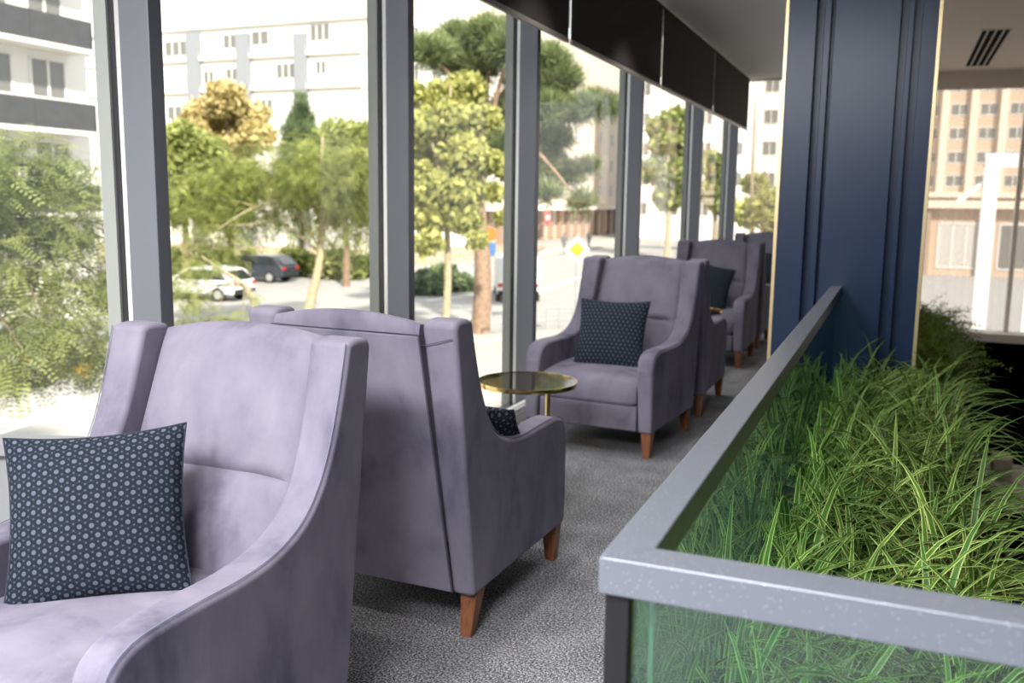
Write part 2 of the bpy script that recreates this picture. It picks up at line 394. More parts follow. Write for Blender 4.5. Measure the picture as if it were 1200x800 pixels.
# low convector grille standing along the foot of the window wall
t = empty('floor_convector', (XF+.02, 4.2, 0)); tag(t, 'low white slatted convector on the carpet behind the round table', 'radiator')
a = MB(); a.box((-.01, 0, .0), (.02, .98, .13)); a.build('casing', 'grille', t, bevel=.003, seg=1)
a = MB()
for k in range(5): a.box((.020, .02, .014+k*.023), (.032, .96, .026+k*.023))
a.build('slats', 'grille', t)

# roller blinds
XB = -1.85
gaps = [3.02, 5.33, 7.60, 9.89, 12.28]
bl = ['dark brown roller blind at the near end, cut by the top edge of the photo',
      'dark roller blind second along the windows, right of the first light gap',
      'dark brown roller blind third along the windows, between the two clear gaps of light',
      'dark roller blind farthest down the window wall, beside the bright end window']
for i in range(4):
    y0, y1 = gaps[i]+.03, gaps[i+1]-.03
    t = empty('roller_blind', (XB, y0, 0)); tag(t, bl[i], 'blind', 'roller blinds over the window wall')
    a = MB(); a.box((-.004, 0, 2.24), (.004, y1-y0, 2.85)); a.build('blind_fabric', 'blind', t)
    a = MB(); a.box((-.010, 0, 2.212), (.010, y1-y0, 2.24)); a.build('bottom_bar', 'blind_bar', t, bevel=.003, seg=1)
    a = MB(); a.tube([(-.02, .0, 2.84), (-.02, y1-y0, 2.84)], .028, 12); a.build('roller_tube', 'blind', t)
    a = MB(); a.tube([(.0, y1-y0+.018, 2.83), (.0, y1-y0+.018, 2.30)], .004, 6); a.build('pull_cord', 'cord', t)

# ceiling vent
c = at_z(1155, 58, H)
t = empty('ceiling_vent', (c.x, c.y, H)); tag(t, 'slotted air vent in the ceiling at the upper right', 'vent')
a = MB()
for x0, x1, y0, y1 in ((-.13, -.115, -1.2, 1.2), (.115, .13, -1.2, 1.2), (-.115, .115, -1.2, -1.185), (-.115, .115, 1.185, 1.2)): a.box((x0, y0, -.008), (x1, y1, .0))
a.build('frame', 'header', t)
a = MB(); a.box((-.115, -1.185, -.003), (.115, 1.185, -.001)); a.build('backing', 'void', t)
for k in range(3):
    a = MB(); a.box((-.072+k*.066, -1.18, -.006), (-.058+k*.066, 1.18, -.003)); a.build('slat', 'header', t)

# navy panelled column with brass edge trims
CX0, CX1, CY0, CY1 = -.566, .112, 4.945, 5.3
w = struct(empty('column'))
a = MB(); a.box((CX0, CY0+.03, 0), (CX1, CY1, H)); a.build('column_shaft', 'navy', w, bevel=.002, seg=1)
def ring(x0, x1, z0, z1, wd, dep, y=CY0):
    a = MB(); o = [(x0, z0), (x1, z0), (x1, z1), (x0, z1)]; i = [(x0+wd, z0+wd), (x1-wd, z0+wd), (x1-wd, z1-wd), (x0+wd, z1-wd)]
    vs = [(x, y, z) for x, z in o] + [(x, y-dep, z) for x, z in o] + [(x, y-dep*.6, z) for x, z in i] + [(x, y, z) for x, z in i]
    fs = []
    for k in range(4):
        l = (k+1) % 4
        fs += [(k, l, 4+l, 4+k), (4+k, 4+l, 8+l, 8+k), (8+k, 8+l, 12+l, 12+k)]
    a.add(vs, fs); return a
def board_ring(name, l0, r0, t0, b0, l1, r1, t1, b1, y0, y1):
    a = MB(); o = [(l0, b0), (r0, b0), (r0, t0), (l0, t0)]; i = [(l1, b1), (r1, b1), (r1, t1), (l1, t1)]
    vs = [(x, y, z) for y in (y1, y0) for x, z in o] + [(x, y, z) for y in (y1, y0) for x, z in i]
    fs = []
    for k in range(4):
        l = (k+1) % 4; fs += [(k, l, 4+l, 4+k), (4+k, 4+l, 12+l, 12+k), (12+k, 12+l, 8+l, 8+k)]
    a.add(vs, fs); a.build(name, 'navy', w, bevel=.003, seg=1)
FY = CY0 - .045
board_ring('face_frame', CX0, CX1, H, .0, CX0+.134, CX1-.072, 2.42, .12, FY, CY0+.03)
board_ring('panel_moulding', CX0+.168, CX1-.106, 2.386, .154, CX0+.200, CX1-.132, 2.354, .186, FY+.010, CY0+.03)
a = MB(); a.box((CX0+.216, FY+.006, .214), (CX1-.164, CY0+.03, 2.325)); a.build('panel', 'navy', w, bevel=.003, seg=1)
for x in (CX0-.006, CX1+.006):
    a = MB(); a.box((x-.009, FY-.004, 0), (x+.009, CY0+.05, H)); a.build('edge_trim', 'gold', w, bevel=.002, seg=1)

# ================================================================== CHAIRS
HW, TH = .36, .072
FRONT = [(-.018, .965), (.0, .90), (.025, .82), (.058, .735), (.105, .655), (.17, .595), (.26, .56), (.37, .547), (.50, .549), (.62, .549), (.685, .538), (.728, .508), (.748, .45)]
def side_outline():
    top = spline(FRONT, 5)
    rear_top = [(-.118, .948), (-.112, .966), (-.095, .972), (-.06, .974), (-.035, .972)]
    return [(0, .135), (-.06, .55)] + rear_top + top + [(.748, .30), (.742, .135)]
def thick(z):
    return TH + .038*min(1, max(0, (z-.14)/.81))
def make_chair():
    t = empty('armchair')
    for s in (-1, 1):
        a = MB(); lo, hi = sorted((s*(HW-TH), s*HW)); a.prism(side_outline(), 0, lo, hi); a.v = [(s*(HW-thick(z)) if abs(abs(x)-(HW-TH)) < 1e-6 else x, y, z) for x, y, z in a.v]
        arm = a.build('arm', 'velvet', t, bevel=.015, seg=3, angle=60)
        b = MB(); sp = [(s*(HW-.0085), y+.0025, z+.0025) for y, z in spline(FRONT, 5)] + [(s*(HW-.0085), .7455, .28), (s*(HW-.0085), .740, .14)]
        b.tube(sp, .0014, 6); b.build('seam', 'thread', arm, smooth=True)
        c = MB(); c.tube([(s*(HW-.108), -.119, .90), (s*(HW-.06), -.1215, .912), (s*(HW-.012), -.121, .925)], .0013, 5)
        c.build('cap_seam', 'velvet_dark', arm, smooth=True)
    # inner backrest: bulged, with a sewn crease
    nu, nv = 26, 40; W = .274; vs = []; fs = []
    def backpt(u, v, front):
        crown = .028*(1-u*u)
        zt = .958+crown
        z = .30 + (zt-.30)*v
        rear = -.140*(z-.135)/.83
        ff = .165 - .245*(z-.30)/.66
        bul = .020*(1-abs(u)**3.0)*(math.sin(min(1, max(0, (z-.30)/.34))*PI)**.5 if z < .64 else max(0, math.sin(min(1, (z-.64)/(zt-.64))*PI))**.5)
        groove = -.014*math.exp(-((z-.638)/.007)**2)
        roll = (1-v) / .07
        edge = min(1.0, (1-abs(u))/.06)
        y = ff + bul + groove - (.018*(1-edge)**2)
        if roll < 1: 
            k = 1-roll; mid = (ff+rear)/2; y = mid + (y-mid)*math.sqrt(max(0, 1-k*k*.8))
            z -= .012*k*k*0
        yr = rear + .004
        if roll < 1:
            k = 1-roll; mid = (ff+rear)/2; yr = mid + (yr-mid)*math.sqrt(max(0, 1-k*k*.8))
        return (u*(HW-thick(z)-.002), y if front else yr, z)
    for side in (True, False):
        for j in range(nv+1):
            v = j/nv; v = v if j < 4 else v
            for i in range(nu+1): vs.append(backpt(-1+2*i/nu, v, side))
    q = (nu+1)*(nv+1)
    for b in (0, q):
        for j in range(nv):
            for i in range(nu):
                k = b+j*(nu+1)+i; fs.append((k, k+1, k+nu+2, k+nu+1))
    for i in range(nu):
        k = nv*(nu+1)+i; fs.append((k, k+1, q+k+1, q+k)); fs.append((i, i+1, q+i+1, q+i))
    for j in range(nv):
        for k in (j*(nu+1), j*(nu+1)+nu): fs.append((k, k+nu+1, q+k+nu+1, q+k))
    a = MB(); a.add(vs, fs); back = a.build('backrest', 'velvet', t, smooth=True)
    # seat cushion, crowned, rounded front
    nu, nv = 22, 26; vs = []; fs = []
    prof = [(.08, .27), (.08, .395), (.11, .412), (.20, .420), (.36, .425), (.52, .424), (.63, .417), (.70, .404), (.735, .382), (.748, .345), (.746, .305), (.735, .275), (.69, .268), (.4, .266)]
    prof = spline(prof + [prof[0]], 3)[:-1]; n = len(prof)
    for i in range(nu+1):
        u = -1+2*i/nu; e = max(0, abs(u)-.9)/.1
        for y, z in prof:
            cz, cyy = .345, .41
            k = 1-.07*e*e
            vs.append((u*(W-.001), cyy+(y-cyy)*(1-.02*e*e), cz+(z-cz)*(k-.10*e*e) + (.010*(1-u*u) if z > .38 else 0)))
    for i in range(nu):
        for j in range(n): fs.append((i*n+j, i*n+(j+1) % n, (i+1)*n+(j+1) % n, (i+1)*n+j))
    fs += [tuple(range(n)), tuple(nu*n+j for j in range(n))]
    a = MB(); a.add(vs, fs); a.build('seat', 'velvet', t, smooth=True)
    a = MB(); a.box((-W, .69, .137), (W, .734, .268)); a.build('front_apron', 'velvet', t, bevel=.008, seg=2)
    a = MB(); a.box((-W-.01, .02, .140), (W+.01, .70, .262)); a.box((-.30, .03, .126), (.30, .69, .141)); a.build('base_frame', 'velvet_dark', t)
    # outer back panel: a trapezoid set between two seams
    def rl(z, o): return -.140*(z-.135)/.83 - o
    a = MB(); pts = [(-.287, .140), (.287, .140), (.272, .45), (.262, .68), (.251, .928), (-.251, .928), (-.262, .68), (-.272, .45)]
    vs = [(x, rl(z, -.012), z) for x, z in pts] + [(x, rl(z, .006), z) for x, z in pts]
    a.add(vs, [tuple(range(8)), tuple(range(15, 7, -1))] + [(k, 8+k, 8+(k+1) % 8, (k+1) % 8) for k in range(8)])
    a.build('outer_back', 'velvet', t, bevel=.004, seg=2)
    b = MB(); b.tube([(x, rl(z, .002), z) for x, z in ((-.289, .14), (-.252, .931), (.252, .931), (.289, .14))], .0035, 6); b.build('piping', 'velvet_dark', t, smooth=True)
    for s in (-1, 1):
        for yt, yb in ((.062, .028), (.695, .700)):
            a = MB(); vs = []
            for z, y, h in ((.142, yt, .029), (0, yb, .018)):
                x = s*(HW-.034)
                vs += [(x-h, y-h, z), (x+h, y-h, z), (x+h, y+h, z), (x-h, y+h, z)]
            a.add(vs, [(3, 2, 1, 0), (4, 5, 6, 7), (0, 1, 5, 4), (1, 2, 6, 5), (2, 3, 7, 6), (3, 0, 4, 7)])
            a.build('leg', 'wood', t, bevel=.003, seg=1)
    return t
CH = [((-1.515, 1.80), 180.5, 'nearest grey lilac velvet armchair, cut by the bottom left corner of the photo'),
      ((-1.445, 2.385), -2, 'grey velvet armchair turned away, its plain outer back just behind the nearest chair'),
      ((-1.378, 5.285), 175, 'mauve velvet armchair facing the camera beyond the round table, with a square dark cushion'),
      ((-1.385, 5.61), 0, 'mauve velvet armchair back to back with the one beyond the round table, mostly hidden'),
      ((-1.43, 8.16), 180, 'grey mauve armchair facing the camera, second last in the row'),
      ((-1.43, 8.50), 0, 'armchair turned away and mostly hidden behind the second last camera-facing chair'),
      ((-1.36, 10.85), 180, 'farthest armchair in the row, half hidden by the navy column')]
proto = make_chair(); chairs = []
for i, ((x, y), a, lab) in enumerate(CH):
    o = proto if i == 0 else copy_tree(proto)
    o.location = (x, y, 0); o.rotation_euler = (0, 0, R(a)); tag(o, lab, 'armchair', 'velvet armchairs in a row by the windows'); chairs.append(o)

# cushions
def make_cushion():
    n = 28; vs = []; uv = []; fs = []; s = .196
    for side in (1, -1):
        for j in range(n+1):
            for i in range(n+1):
                u = -1+2*i/n; v = -1+2*j/n
                pin = 1 - .085*(1-abs(u)**1.6 if False else (1-u*u))*(abs(v)**3) 
                pin2 = 1 - .085*(1-v*v)*(abs(u)**3)
                x = s*u*pin2; z = s*v*pin
                h = max(0, (1-u**2))**.55 * max(0, (1-v**2))**.55
                w = .004*math.sin(9*u+2*v)*(1-h) if 0 else 0
                vs.append((x, side*(.072*h) + w, z)); uv.append(((u+1)/2, (v+1)/2))
    q = (n+1)**2
    for b in (0, q):
        for j in range(n):
            for i in range(n):
                k = b+j*(n+1)+i; f = (k, k+1, k+n+2, k+n+1); fs.append(f if b else f[::-1])
    t = empty('cushion')
    raw('cover', vs, fs, 'cushion', t, uv=uv, smooth=True)
    b = MB(); e = [vs[i] for i in range(n+1)] + [vs[j*(n+1)+n] for j in range(1, n+1)] + [vs[n*(n+1)+i] for i in range(n-1, -1, -1)] + [vs[j*(n+1)] for j in range(n-1, -1, -1)]
    b.tube(e, .0022, 6, cap=False); b.build('piping', 'cushion_edge', t, smooth=True)
    return t
def place_cushion(o, c, normal_deg, lean, spin=0):
    # normal_deg: heading the front faces (0 = +X); lean: tilts the top away from the viewer's side
    o.location = c
    o.rotation_euler = (Matrix.Rotation(R(normal_deg+90), 3, 'Z') @ Matrix.Rotation(R(-lean), 3, 'X') @ Matrix.Rotation(R(spin), 3, 'Y')).to_euler()
CU = [((-1.615, 1.50, .588), -55, 24, -3, 'navy patterned cushion of tiny pale stars and dots on the nearest armchair'),
      ((-1.28, 2.76, .512), 100, 48, 4, 'dark cushion mostly hidden behind the arm of the turned away armchair'),
      ((-1.405, 4.85, .588), -88, 22, 0, 'charcoal square cushion on the armchair beyond the round table'),
      ((-1.44, 7.80, .615), -72, 18, 14, 'dark cushion with an upright corner on the second last armchair'),
      ((-1.20, 10.52, .590), -90, 20, 0, 'dark cushion on the farthest armchair beside the navy column')]
cp = make_cushion()
for i, (c, nd, le, sp, lab) in enumerate(CU):
    o = cp if i == 0 else copy_tree(cp)
    place_cushion(o, c, nd, le, sp); tag(o, lab, 'cushion', 'dark patterned cushions on the armchairs')

# side tables
def make_table():
    t = empty('side_table'); r = .225
    a = MB(); a.lathe([(0, .490), (r-.006, .490), (r-.006, .499), (0, .499)], n=64); a.build('glass_top', 'bronze_glass', t, smooth=True)
    a = MB(); a.lathe([(r-.008, .482), (r, .482), (r+.001, .492), (r, .502), (r-.005, .502), (r-.005, .484), (r-.008, .482)], n=72); a.build('rim', 'gold2', t, smooth=True)
    a = MB(); a.tube([(.125, -.07, .012), (.125, -.07, .488)], .0105, 20); a.build('stem', 'gold2', t, smooth=True)
    a = MB(); a.lathe([(.155, 0), (.178, 0), (.180, .006), (.176, .012), (.157, .012), (.154, .006), (.155, 0)], n=64); a.box((-.006, -.16, .003), (.006, .16, .010)); a.tube([(.125, -.07, .007), (.145, -.085, .007)], .006, 8); a.build('base_ring', 'gold2', t, smooth=True)
    a = MB(); a.lathe([(0, .482), (.05, .482), (.05, .489), (0, .489)], c=(.125, -.07, 0), n=24); a.build('top_plate', 'gold2', t, smooth=True)
    return t
tb = make_table(); tb.location = (-1.495, 3.83, 0)
tag(tb, 'round bronze glass side table with brass rim and stem, between the two nearest facing chairs', 'side table', 'round brass side tables')
t2 = copy_tree(tb); t2.location = (-1.40, 7.02, 0); tag(t2, 'brass side table glimpsed far down the row behind a dark cushion', 'side table', 'round brass side tables')

# ================================================================== BALUSTRADE AND PLANTER
RX0, RX1, RY0, RZ = -.290, -.236, .975, .90
t = empty('glass_balustrade', (0, 0, 0)); tag(t, 'glass balustrade with grey metal handrail around the planter', 'balustrade')
a = MB(); a.prism([(RX0, RY0), (RX1, RY0+.054), (RX1, CY0-.047), (RX0, CY0-.047)], 2, RZ-.045, RZ); a.build('handrail', 'rail', t, bevel=.003, seg=2)
a = MB(); a.prism([(RX0, RY0), (2.2, RY0), (2.2, RY0+.054), (RX1, RY0+.054)], 2, RZ-.045, RZ); a.build('handrail', 'rail', t, bevel=.003, seg=2)
a = MB(); a.box((-.268, RY0+.045, .02), (-.258, CY0-.047, RZ-.046)); a.build('glass_panel', 'rail_glass', t)
a = MB(); a.box((-.252, RY0+.021, .02), (2.2, RY0+.031, RZ-.046)); a.build('glass_panel', 'rail_glass', t)
a = MB(); a.box((-.284, RY0+.010, 0), (-.254, RY0+.043, RZ-.046)); a.build('corner_post', 'black', t, bevel=.003, seg=1)
a = MB(); a.box((-.236, RY0+.034, .02), (-.231, RY0+.039, RZ-.046)); a.build('edge_strip', 'bead', t)
PX0, PX1 = -.250, .35
t = empty('planter', (0, 0, 0)); tag(t, 'black planter trough behind the glass, filled with dark soil', 'planter')
a = MB()
a.box((PX0, RY0+.06, 0.002), (PX0+.015, CY0-.06, .36)); a.box((PX1-.015, RY0+.06, .002), (PX1, 8.3, .36)); a.box((PX0+.015, RY0+.06, .002), (PX1-.015, RY0+.075, .36)); a.box((PX0+.015, CY0-.075, .002), (CX1+.02, CY0-.06, .36))
a.box((CX1+.03, CY0-.06, .002), (CX1+.045, 8.3, .36)); a.box((CX1+.045, 8.285, .002), (PX1-.015, 8.3, .36))
a.build('trough', 'black', t)
a = MB(); a.box((PX0+.016, RY0+.076, .003), (PX1-.016, CY0-.076, .33)); a.box((CX1+.046, CY0-.076, .003), (PX1-.016, 8.284, .33)); a.build('soil', 'soil', t)

def blades(n, lmin, lmax, wmin, wmax, spread, upright, rng, lim, seg=7):
    x_lo, y_lo, y_hi = lim       # room left before the glass and the column, from the plant's foot
    V = []; Fc = []; UV = []; T = []
    for b in range(n):
        az = rng.uniform(0, 2*PI); ln = rng.uniform(lmin, lmax); wd = rng.uniform(wmin, wmax)
        el = R(rng.uniform(*upright)); droop = rng.uniform(.5, 1.0)*spread
        p = Vector((rng.uniform(-.02, .02), rng.uniform(-.02, .02), -.01)); tone = rng.uniform(0, 1); o = len(V)
        for tries in range(5):       # leaves lean away from the glass where it stands close
            h = Vector((math.cos(az), math.sin(az), 0)); sd = Vector((-math.sin(az), math.cos(az), 0)); tw = rng.uniform(-.35, .35)
            room = min(x_lo/min(-1e-3, h.x) if h.x < 0 else 9, y_lo/min(-1e-3, h.y) if h.y < 0 else 9, y_hi/max(1e-3, h.y) if h.y > 0 else 9)
            if room > .6*ln: break
            az = rng.uniform(0, 2*PI)
        if room < .6*ln:
            k = max(.2, room/(.6*ln)); ln *= .5+.4*k; el = R(82) - (R(82)-el)*k; droop *= .4+.6*k
        for k in range(seg+1):
            s = k/seg; e = el - droop*s**1.4
            d = h*math.cos(e) + Vector((0, 0, math.sin(e)))
            nrm = sd.cross(d).normalized()
            wk = wd*(.55+.75*s if s < .35 else .8125*(1-((s-.35)/.65)**1.8)+.02)
            a = (sd*math.cos(tw*s*2) + nrm*math.sin(tw*s*2))
            for c, u in ((-1, 0), (0, .5), (1, 1)):
                q_ = p + a*(c*wk) + nrm*(-.25*wk if c == 0 else 0); q_.x = max(q_.x, x_lo-.004*c); q_.y = min(max(q_.y, y_lo), y_hi); V.append(q_); UV.append((u, s)); T.append(tone)
            if k < seg:
                q = o+3*k; Fc += [(q, q+1, q+4, q+3), (q+1, q+2, q+5, q+4)]
            p = p + d*(ln/seg)
    return V, Fc, UV, T
rng = random.Random(3); y = 1.14; i = 0
while y < 4.70:
    for k, x0 in enumerate((-.205, -.13, -.045, .045, .135, .215)):
        x = x0 + rng.uniform(-.025, .025); yy = y - .02 + (k % 2)*.075 + rng.uniform(-.03, .03); z = rng.uniform(.88, 1.15)
        V, Fc, UV, T = blades(25, .24*z, .46*z, .0065, .0115, 2.2, (40, 86), rng, (-.248-x, RY0+.042-yy, CY0-.062-yy))
        o = raw('spider_plant', V, Fc, 'spider' if rng.random() < .67 else 'spider_dark', None, T, UV, True); o.location = (x, yy, .33)
        tag(o, 'green spider plant with cream edged arching leaves in the glass planter', 'plant', 'spider plants in the glass planter'); i += 1
    y += .165
# feathery ferns beyond the column
def fern_mesh(rng, n=26):
    V = []; Fc = []; T = []
    for b in range(n):
        az = rng.uniform(0, 2*PI); el = R(rng.uniform(35, 88)); ln = rng.uniform(.18, .36); tone = rng.uniform(0, 1)
        p = Vector((0, 0, 0)); h = Vector((math.cos(az), math.sin(az), 0)); sd = Vector((-math.sin(az), math.cos(az), 0))
        for k in range(16):
            s = k/16; e = el - 1.2*s; d = h*math.cos(e)+Vector((0, 0, math.sin(e))); p = p + d*(ln/16)
            l = .055*(1-s*.75)
            for sg in (-1, 1):
                q = (sd*sg*.8 + d*.5).normalized(); w = d*.006; o = len(V)
                j = Vector((0, 0, rng.uniform(-.015, .015)))
                V += [p, p+q*l*.5+w+j*.5, p+q*l+j, p+q*l*.5-w+j*.5]; Fc.append((o, o+1, o+2, o+3)); T += [min(1, max(0, tone+rng.uniform(-.2, .2)))]*4
    return V, Fc, T
fp = []
rng = random.Random(9); i = 0; y = 5.48
while y < 8.2:
    for x in (.245, .305):
        if i < 4:
            V, Fc, T = fern_mesh(rng); o = raw('fern', V, Fc, 'fern', None, T); fp.append(o)
        else: o = fp[i % 4].copy(); COL.objects.link(o)
        o.location = (x+rng.uniform(-.03, .03), y+rng.uniform(-.04, .04), .325); s = rng.uniform(.8, 1.1); o.scale = (s, s, s); o.rotation_euler = (0, 0, rng.uniform(0, 6))
        tag(o, 'feathery olive green fern in the planter beyond the navy column', 'plant', 'ferns beyond the column'); i += 1
    y += .17
# pale stone stair landing glimpsed below through the leaves
c = at_z(1172, 560, -1.1)
m = MB(); m.box((c.x-.14, c.y-.7, -1.2), (c.x+.25, c.y+.55, -1.1)); m.box((c.x-.05, c.y+.1, -1.1), (c.x+.1, c.y+.4, -.95))
struct(m.build('floor_landing', 'landing'))
# sheer curtain in front of the right end window
V = []; Fc = []; n = 220; x0, x1 = .12, 4.1
for j, z in enumerate((-.18, .6, 1.4, 2.1, 2.68)):
    for i in range(n+1):
        u = i/n; V.append((x0+(x1-x0)*u, YE-.13 + .036*math.sin(u*150+.3*j) + .015*math.sin(u*61+j*.5), z))
for j in range(4):
    for i in range(n):
        k = j*(n+1)+i; Fc.append((k, k+1, k+n+2, k+n+1))
tl_ = empty('sheer_curtain', (0, 0, 0)); tag(tl_, 'sheer pale curtain over the end window at the far end of the armchair row', 'curtain')
raw('voile', [(x0-(x-x0)*.5, y, max(.02, z) if z < 2.5 else H-.03) for x, y, z in V], Fc, 'sheer', tl_, smooth=True)
a = MB(); a.box((-1.9, YE-.15, H-.03), (.0, YE-.11, H-.001)); a.build('curtain_track', 'white', tl_)
t = empty('sheer_curtain', (0, 0, 0)); tag(t, 'sheer beige curtain over the right end window', 'curtain')
raw('voile', V, Fc, 'sheer', t, smooth=True)
a = MB(); a.box((.1, YE-.15, 2.672), (4.15, YE-.11, 2.689)); a.build('curtain_track', 'white', t)

# ================================================================== OUTSIDE
GZ = -3.2
m = MB(); m.box((-160, -60, GZ-.3), (160, 260, GZ)); struct(m.build('ground', 'asphalt'))
def gp(px, py, z=GZ): return at_z(px, py, z)
def leaf_cloud(name, clusters, n, mat, parent, size=.12, kind='leaf', seed=0, flat=.7, shell=.55):
    rg = np.random.default_rng(seed)
    C = np.array([c for c, r in clusters], float); Rr = np.array([r for c, r in clusters], float)
    w = Rr**2.2; w /= w.sum(); idx = rg.choice(len(C), n, p=w)
    d = rg.normal(size=(n, 3)); d /= np.linalg.norm(d, axis=1)[:, None]
    rad = Rr[idx]*(shell+(1-shell)*rg.random(n))*(.85+.3*rg.random(n)); rad *= np.where(rg.random(n) < .25, rg.random(n), 1)
    P = C[idx] + d*rad[:, None]*np.array([1, 1, flat])
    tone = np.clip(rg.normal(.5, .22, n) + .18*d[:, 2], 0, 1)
    if kind == 'leaf':
        a = rg.normal(size=(n, 3)); a /= np.linalg.norm(a, axis=1)[:, None]
        b = rg.normal(size=(n, 3)); b -= (a*b).sum(1)[:, None]*a; b /= np.linalg.norm(b, axis=1)[:, None]
        s = size*(.6+.8*rg.random(n))[:, None]
        V = np.stack([P-a*s, P+b*s*.55, P+a*s, P-b*s*.55], 1).reshape(-1, 3); T = np.repeat(tone, 4)
    elif kind == 'needle':
        K = 9; V = []; T = np.repeat(tone, 4*K)
        up = d*.6 + np.array([0, 0, .7])
        for k in range(K):
            a = up + rg.normal(size=(n, 3))*.75; a /= np.linalg.norm(a, axis=1)[:, None]
            b = np.cross(a, rg.normal(size=(n, 3))); b /= np.linalg.norm(b, axis=1)[:, None]
            s = size*(.7+.6*rg.random(n))[:, None]
            V.append(np.stack([P-b*s*.035, P+b*s*.035, P+a*s+b*s*.02, P+a*s-b*s*.02], 1))
        V = np.stack(V, 1).reshape(-1, 3)
    else:   # pinnate leaves, leaflets on both sides of a drooping stalk
        K = 7; az = rg.random(n)*2*PI
        h = np.stack([np.cos(az), np.sin(az), -.25-.5*rg.random(n)], 1); h += d*.5; h /= np.linalg.norm(h, axis=1)[:, None]
        sdv = np.cross(h, np.array([0, 0, 1.])); sdv /= np.linalg.norm(sdv, axis=1)[:, None]
        sdv += rg.normal(size=(n, 3))*.25
        L_ = size*(.7+.6*rg.random(n))[:, None]; V = []
        for k in range(K):
            s = (k+.7)/K; c = P + h*L_*s; c[:, 2] -= (.25*L_[:, 0]*s*s)
            for sg in (-1, 1):
                q = sdv*sg + h*.35; l = L_*(.26-.10*s)
                V.append(np.stack([c, c+q*l*.5+h*L_*.045, c+q*l, c+q*l*.5-h*L_*.045], 1))
        V = np.stack(V, 1).reshape(-1, 3); T = np.repeat(tone, 4*2*K)
    Fq = np.arange(len(V), dtype=np.int32).reshape(-1, 4)
    return raw(name, V, Fq, mat, parent, T)
def trunk(parent, pts, r0, r1, mat, branches=()):
    a = MB(); pts = spline([tuple(p) for p in pts], 5); k = len(pts)
    a.tube(pts, [r0+(r1-r0)*i/(k-1) for i in range(k)], 10)
    a.build('trunk', mat, parent, smooth=True)
    if branches:
        b = MB()
        for p0, p1, r in branches:
            p0 = Vector(p0); p1 = Vector(p1); mid = (p0+p1)/2 + Vector((0, 0, .12*(p1-p0).length*(1 if random.random() < .7 else -.5)))
            sp = spline([tuple(p0), tuple(mid), tuple(p1)], 5); b.tube(sp, [r*(1-.75*i/(len(sp)-1)) for i in range(len(sp))], 7)
        b.build('branches', mat, parent, smooth=True)
def tree(name, label, base_px, d, top_px, clusters_px, n, leafmat_, bark, r0, size, kind='leaf', seed=1, flat=.8, fork=None, dj=1.5, group='street trees outside the windows', zbase=GZ):
    b = at_d(base_px[0], base_px[1], d)
    b = Vector((b.x, b.y, zbase)); t = empty(name, b); tag(t, label, 'tree', group)
    rg = random.Random(seed); cl = []
    for px, py, rp in clusters_px:
        dd = d + rg.uniform(-dj, dj); cl.append((at_d(px, py, dd) - b, rp*dd/F))
    tp = at_d(top_px[0], top_px[1], d) - b
    fk = (at_d(fork[0], fork[1], d) - b) if fork else tp*.45
    trunk(t, [(0, 0, -.05), tuple(fk*.5 + Vector((.02*fk.z, 0, 0))), tuple(fk), tuple(fk+(tp-fk)*.6), tuple(tp)], r0, r0*.2, bark,
          [(fk + (tp-fk)*rg.uniform(0, .5), c, r0*(.2 if kind == 'pinnate' else .36)) for c, r in cl])
    leaf_cloud('foliage', [(tuple(c), r) for c, r in cl], n, leafmat_, t, size, kind, seed, flat)
    return t
# near locust at the left edge, its twigs hanging into the first window
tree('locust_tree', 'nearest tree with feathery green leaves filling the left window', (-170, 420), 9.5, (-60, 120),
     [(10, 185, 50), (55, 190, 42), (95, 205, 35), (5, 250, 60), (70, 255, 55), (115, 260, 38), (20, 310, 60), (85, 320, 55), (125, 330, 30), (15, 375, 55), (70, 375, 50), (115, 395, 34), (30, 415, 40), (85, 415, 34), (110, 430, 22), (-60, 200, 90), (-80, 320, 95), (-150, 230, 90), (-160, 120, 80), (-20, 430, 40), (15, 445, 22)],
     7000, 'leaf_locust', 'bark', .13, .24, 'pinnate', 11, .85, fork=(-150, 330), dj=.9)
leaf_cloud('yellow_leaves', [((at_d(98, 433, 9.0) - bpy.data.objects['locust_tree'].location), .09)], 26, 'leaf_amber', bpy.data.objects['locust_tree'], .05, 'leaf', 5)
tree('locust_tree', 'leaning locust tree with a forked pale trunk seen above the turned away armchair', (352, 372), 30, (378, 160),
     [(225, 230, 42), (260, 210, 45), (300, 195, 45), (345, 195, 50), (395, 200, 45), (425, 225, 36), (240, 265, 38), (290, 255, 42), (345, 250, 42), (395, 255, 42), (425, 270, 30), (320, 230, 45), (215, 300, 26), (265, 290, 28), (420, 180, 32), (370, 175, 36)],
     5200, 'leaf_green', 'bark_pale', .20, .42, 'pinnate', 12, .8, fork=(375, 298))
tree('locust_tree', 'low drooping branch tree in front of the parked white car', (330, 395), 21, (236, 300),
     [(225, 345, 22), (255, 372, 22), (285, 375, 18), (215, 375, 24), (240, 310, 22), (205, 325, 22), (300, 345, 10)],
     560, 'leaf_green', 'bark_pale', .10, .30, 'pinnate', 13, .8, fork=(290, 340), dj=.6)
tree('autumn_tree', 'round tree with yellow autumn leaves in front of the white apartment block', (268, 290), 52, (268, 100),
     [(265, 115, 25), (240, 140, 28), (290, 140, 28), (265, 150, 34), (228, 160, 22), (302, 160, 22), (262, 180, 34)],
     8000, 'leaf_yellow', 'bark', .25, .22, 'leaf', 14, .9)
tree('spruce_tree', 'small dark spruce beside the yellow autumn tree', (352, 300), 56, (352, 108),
     [(352, 116, 6), (352, 128, 10), (353, 142, 15), (352, 158, 20), (354, 178, 25), (352, 200, 28)], 2200, 'conifer', 'bark', .18, .45, 'needle', 15, .6, dj=.3)
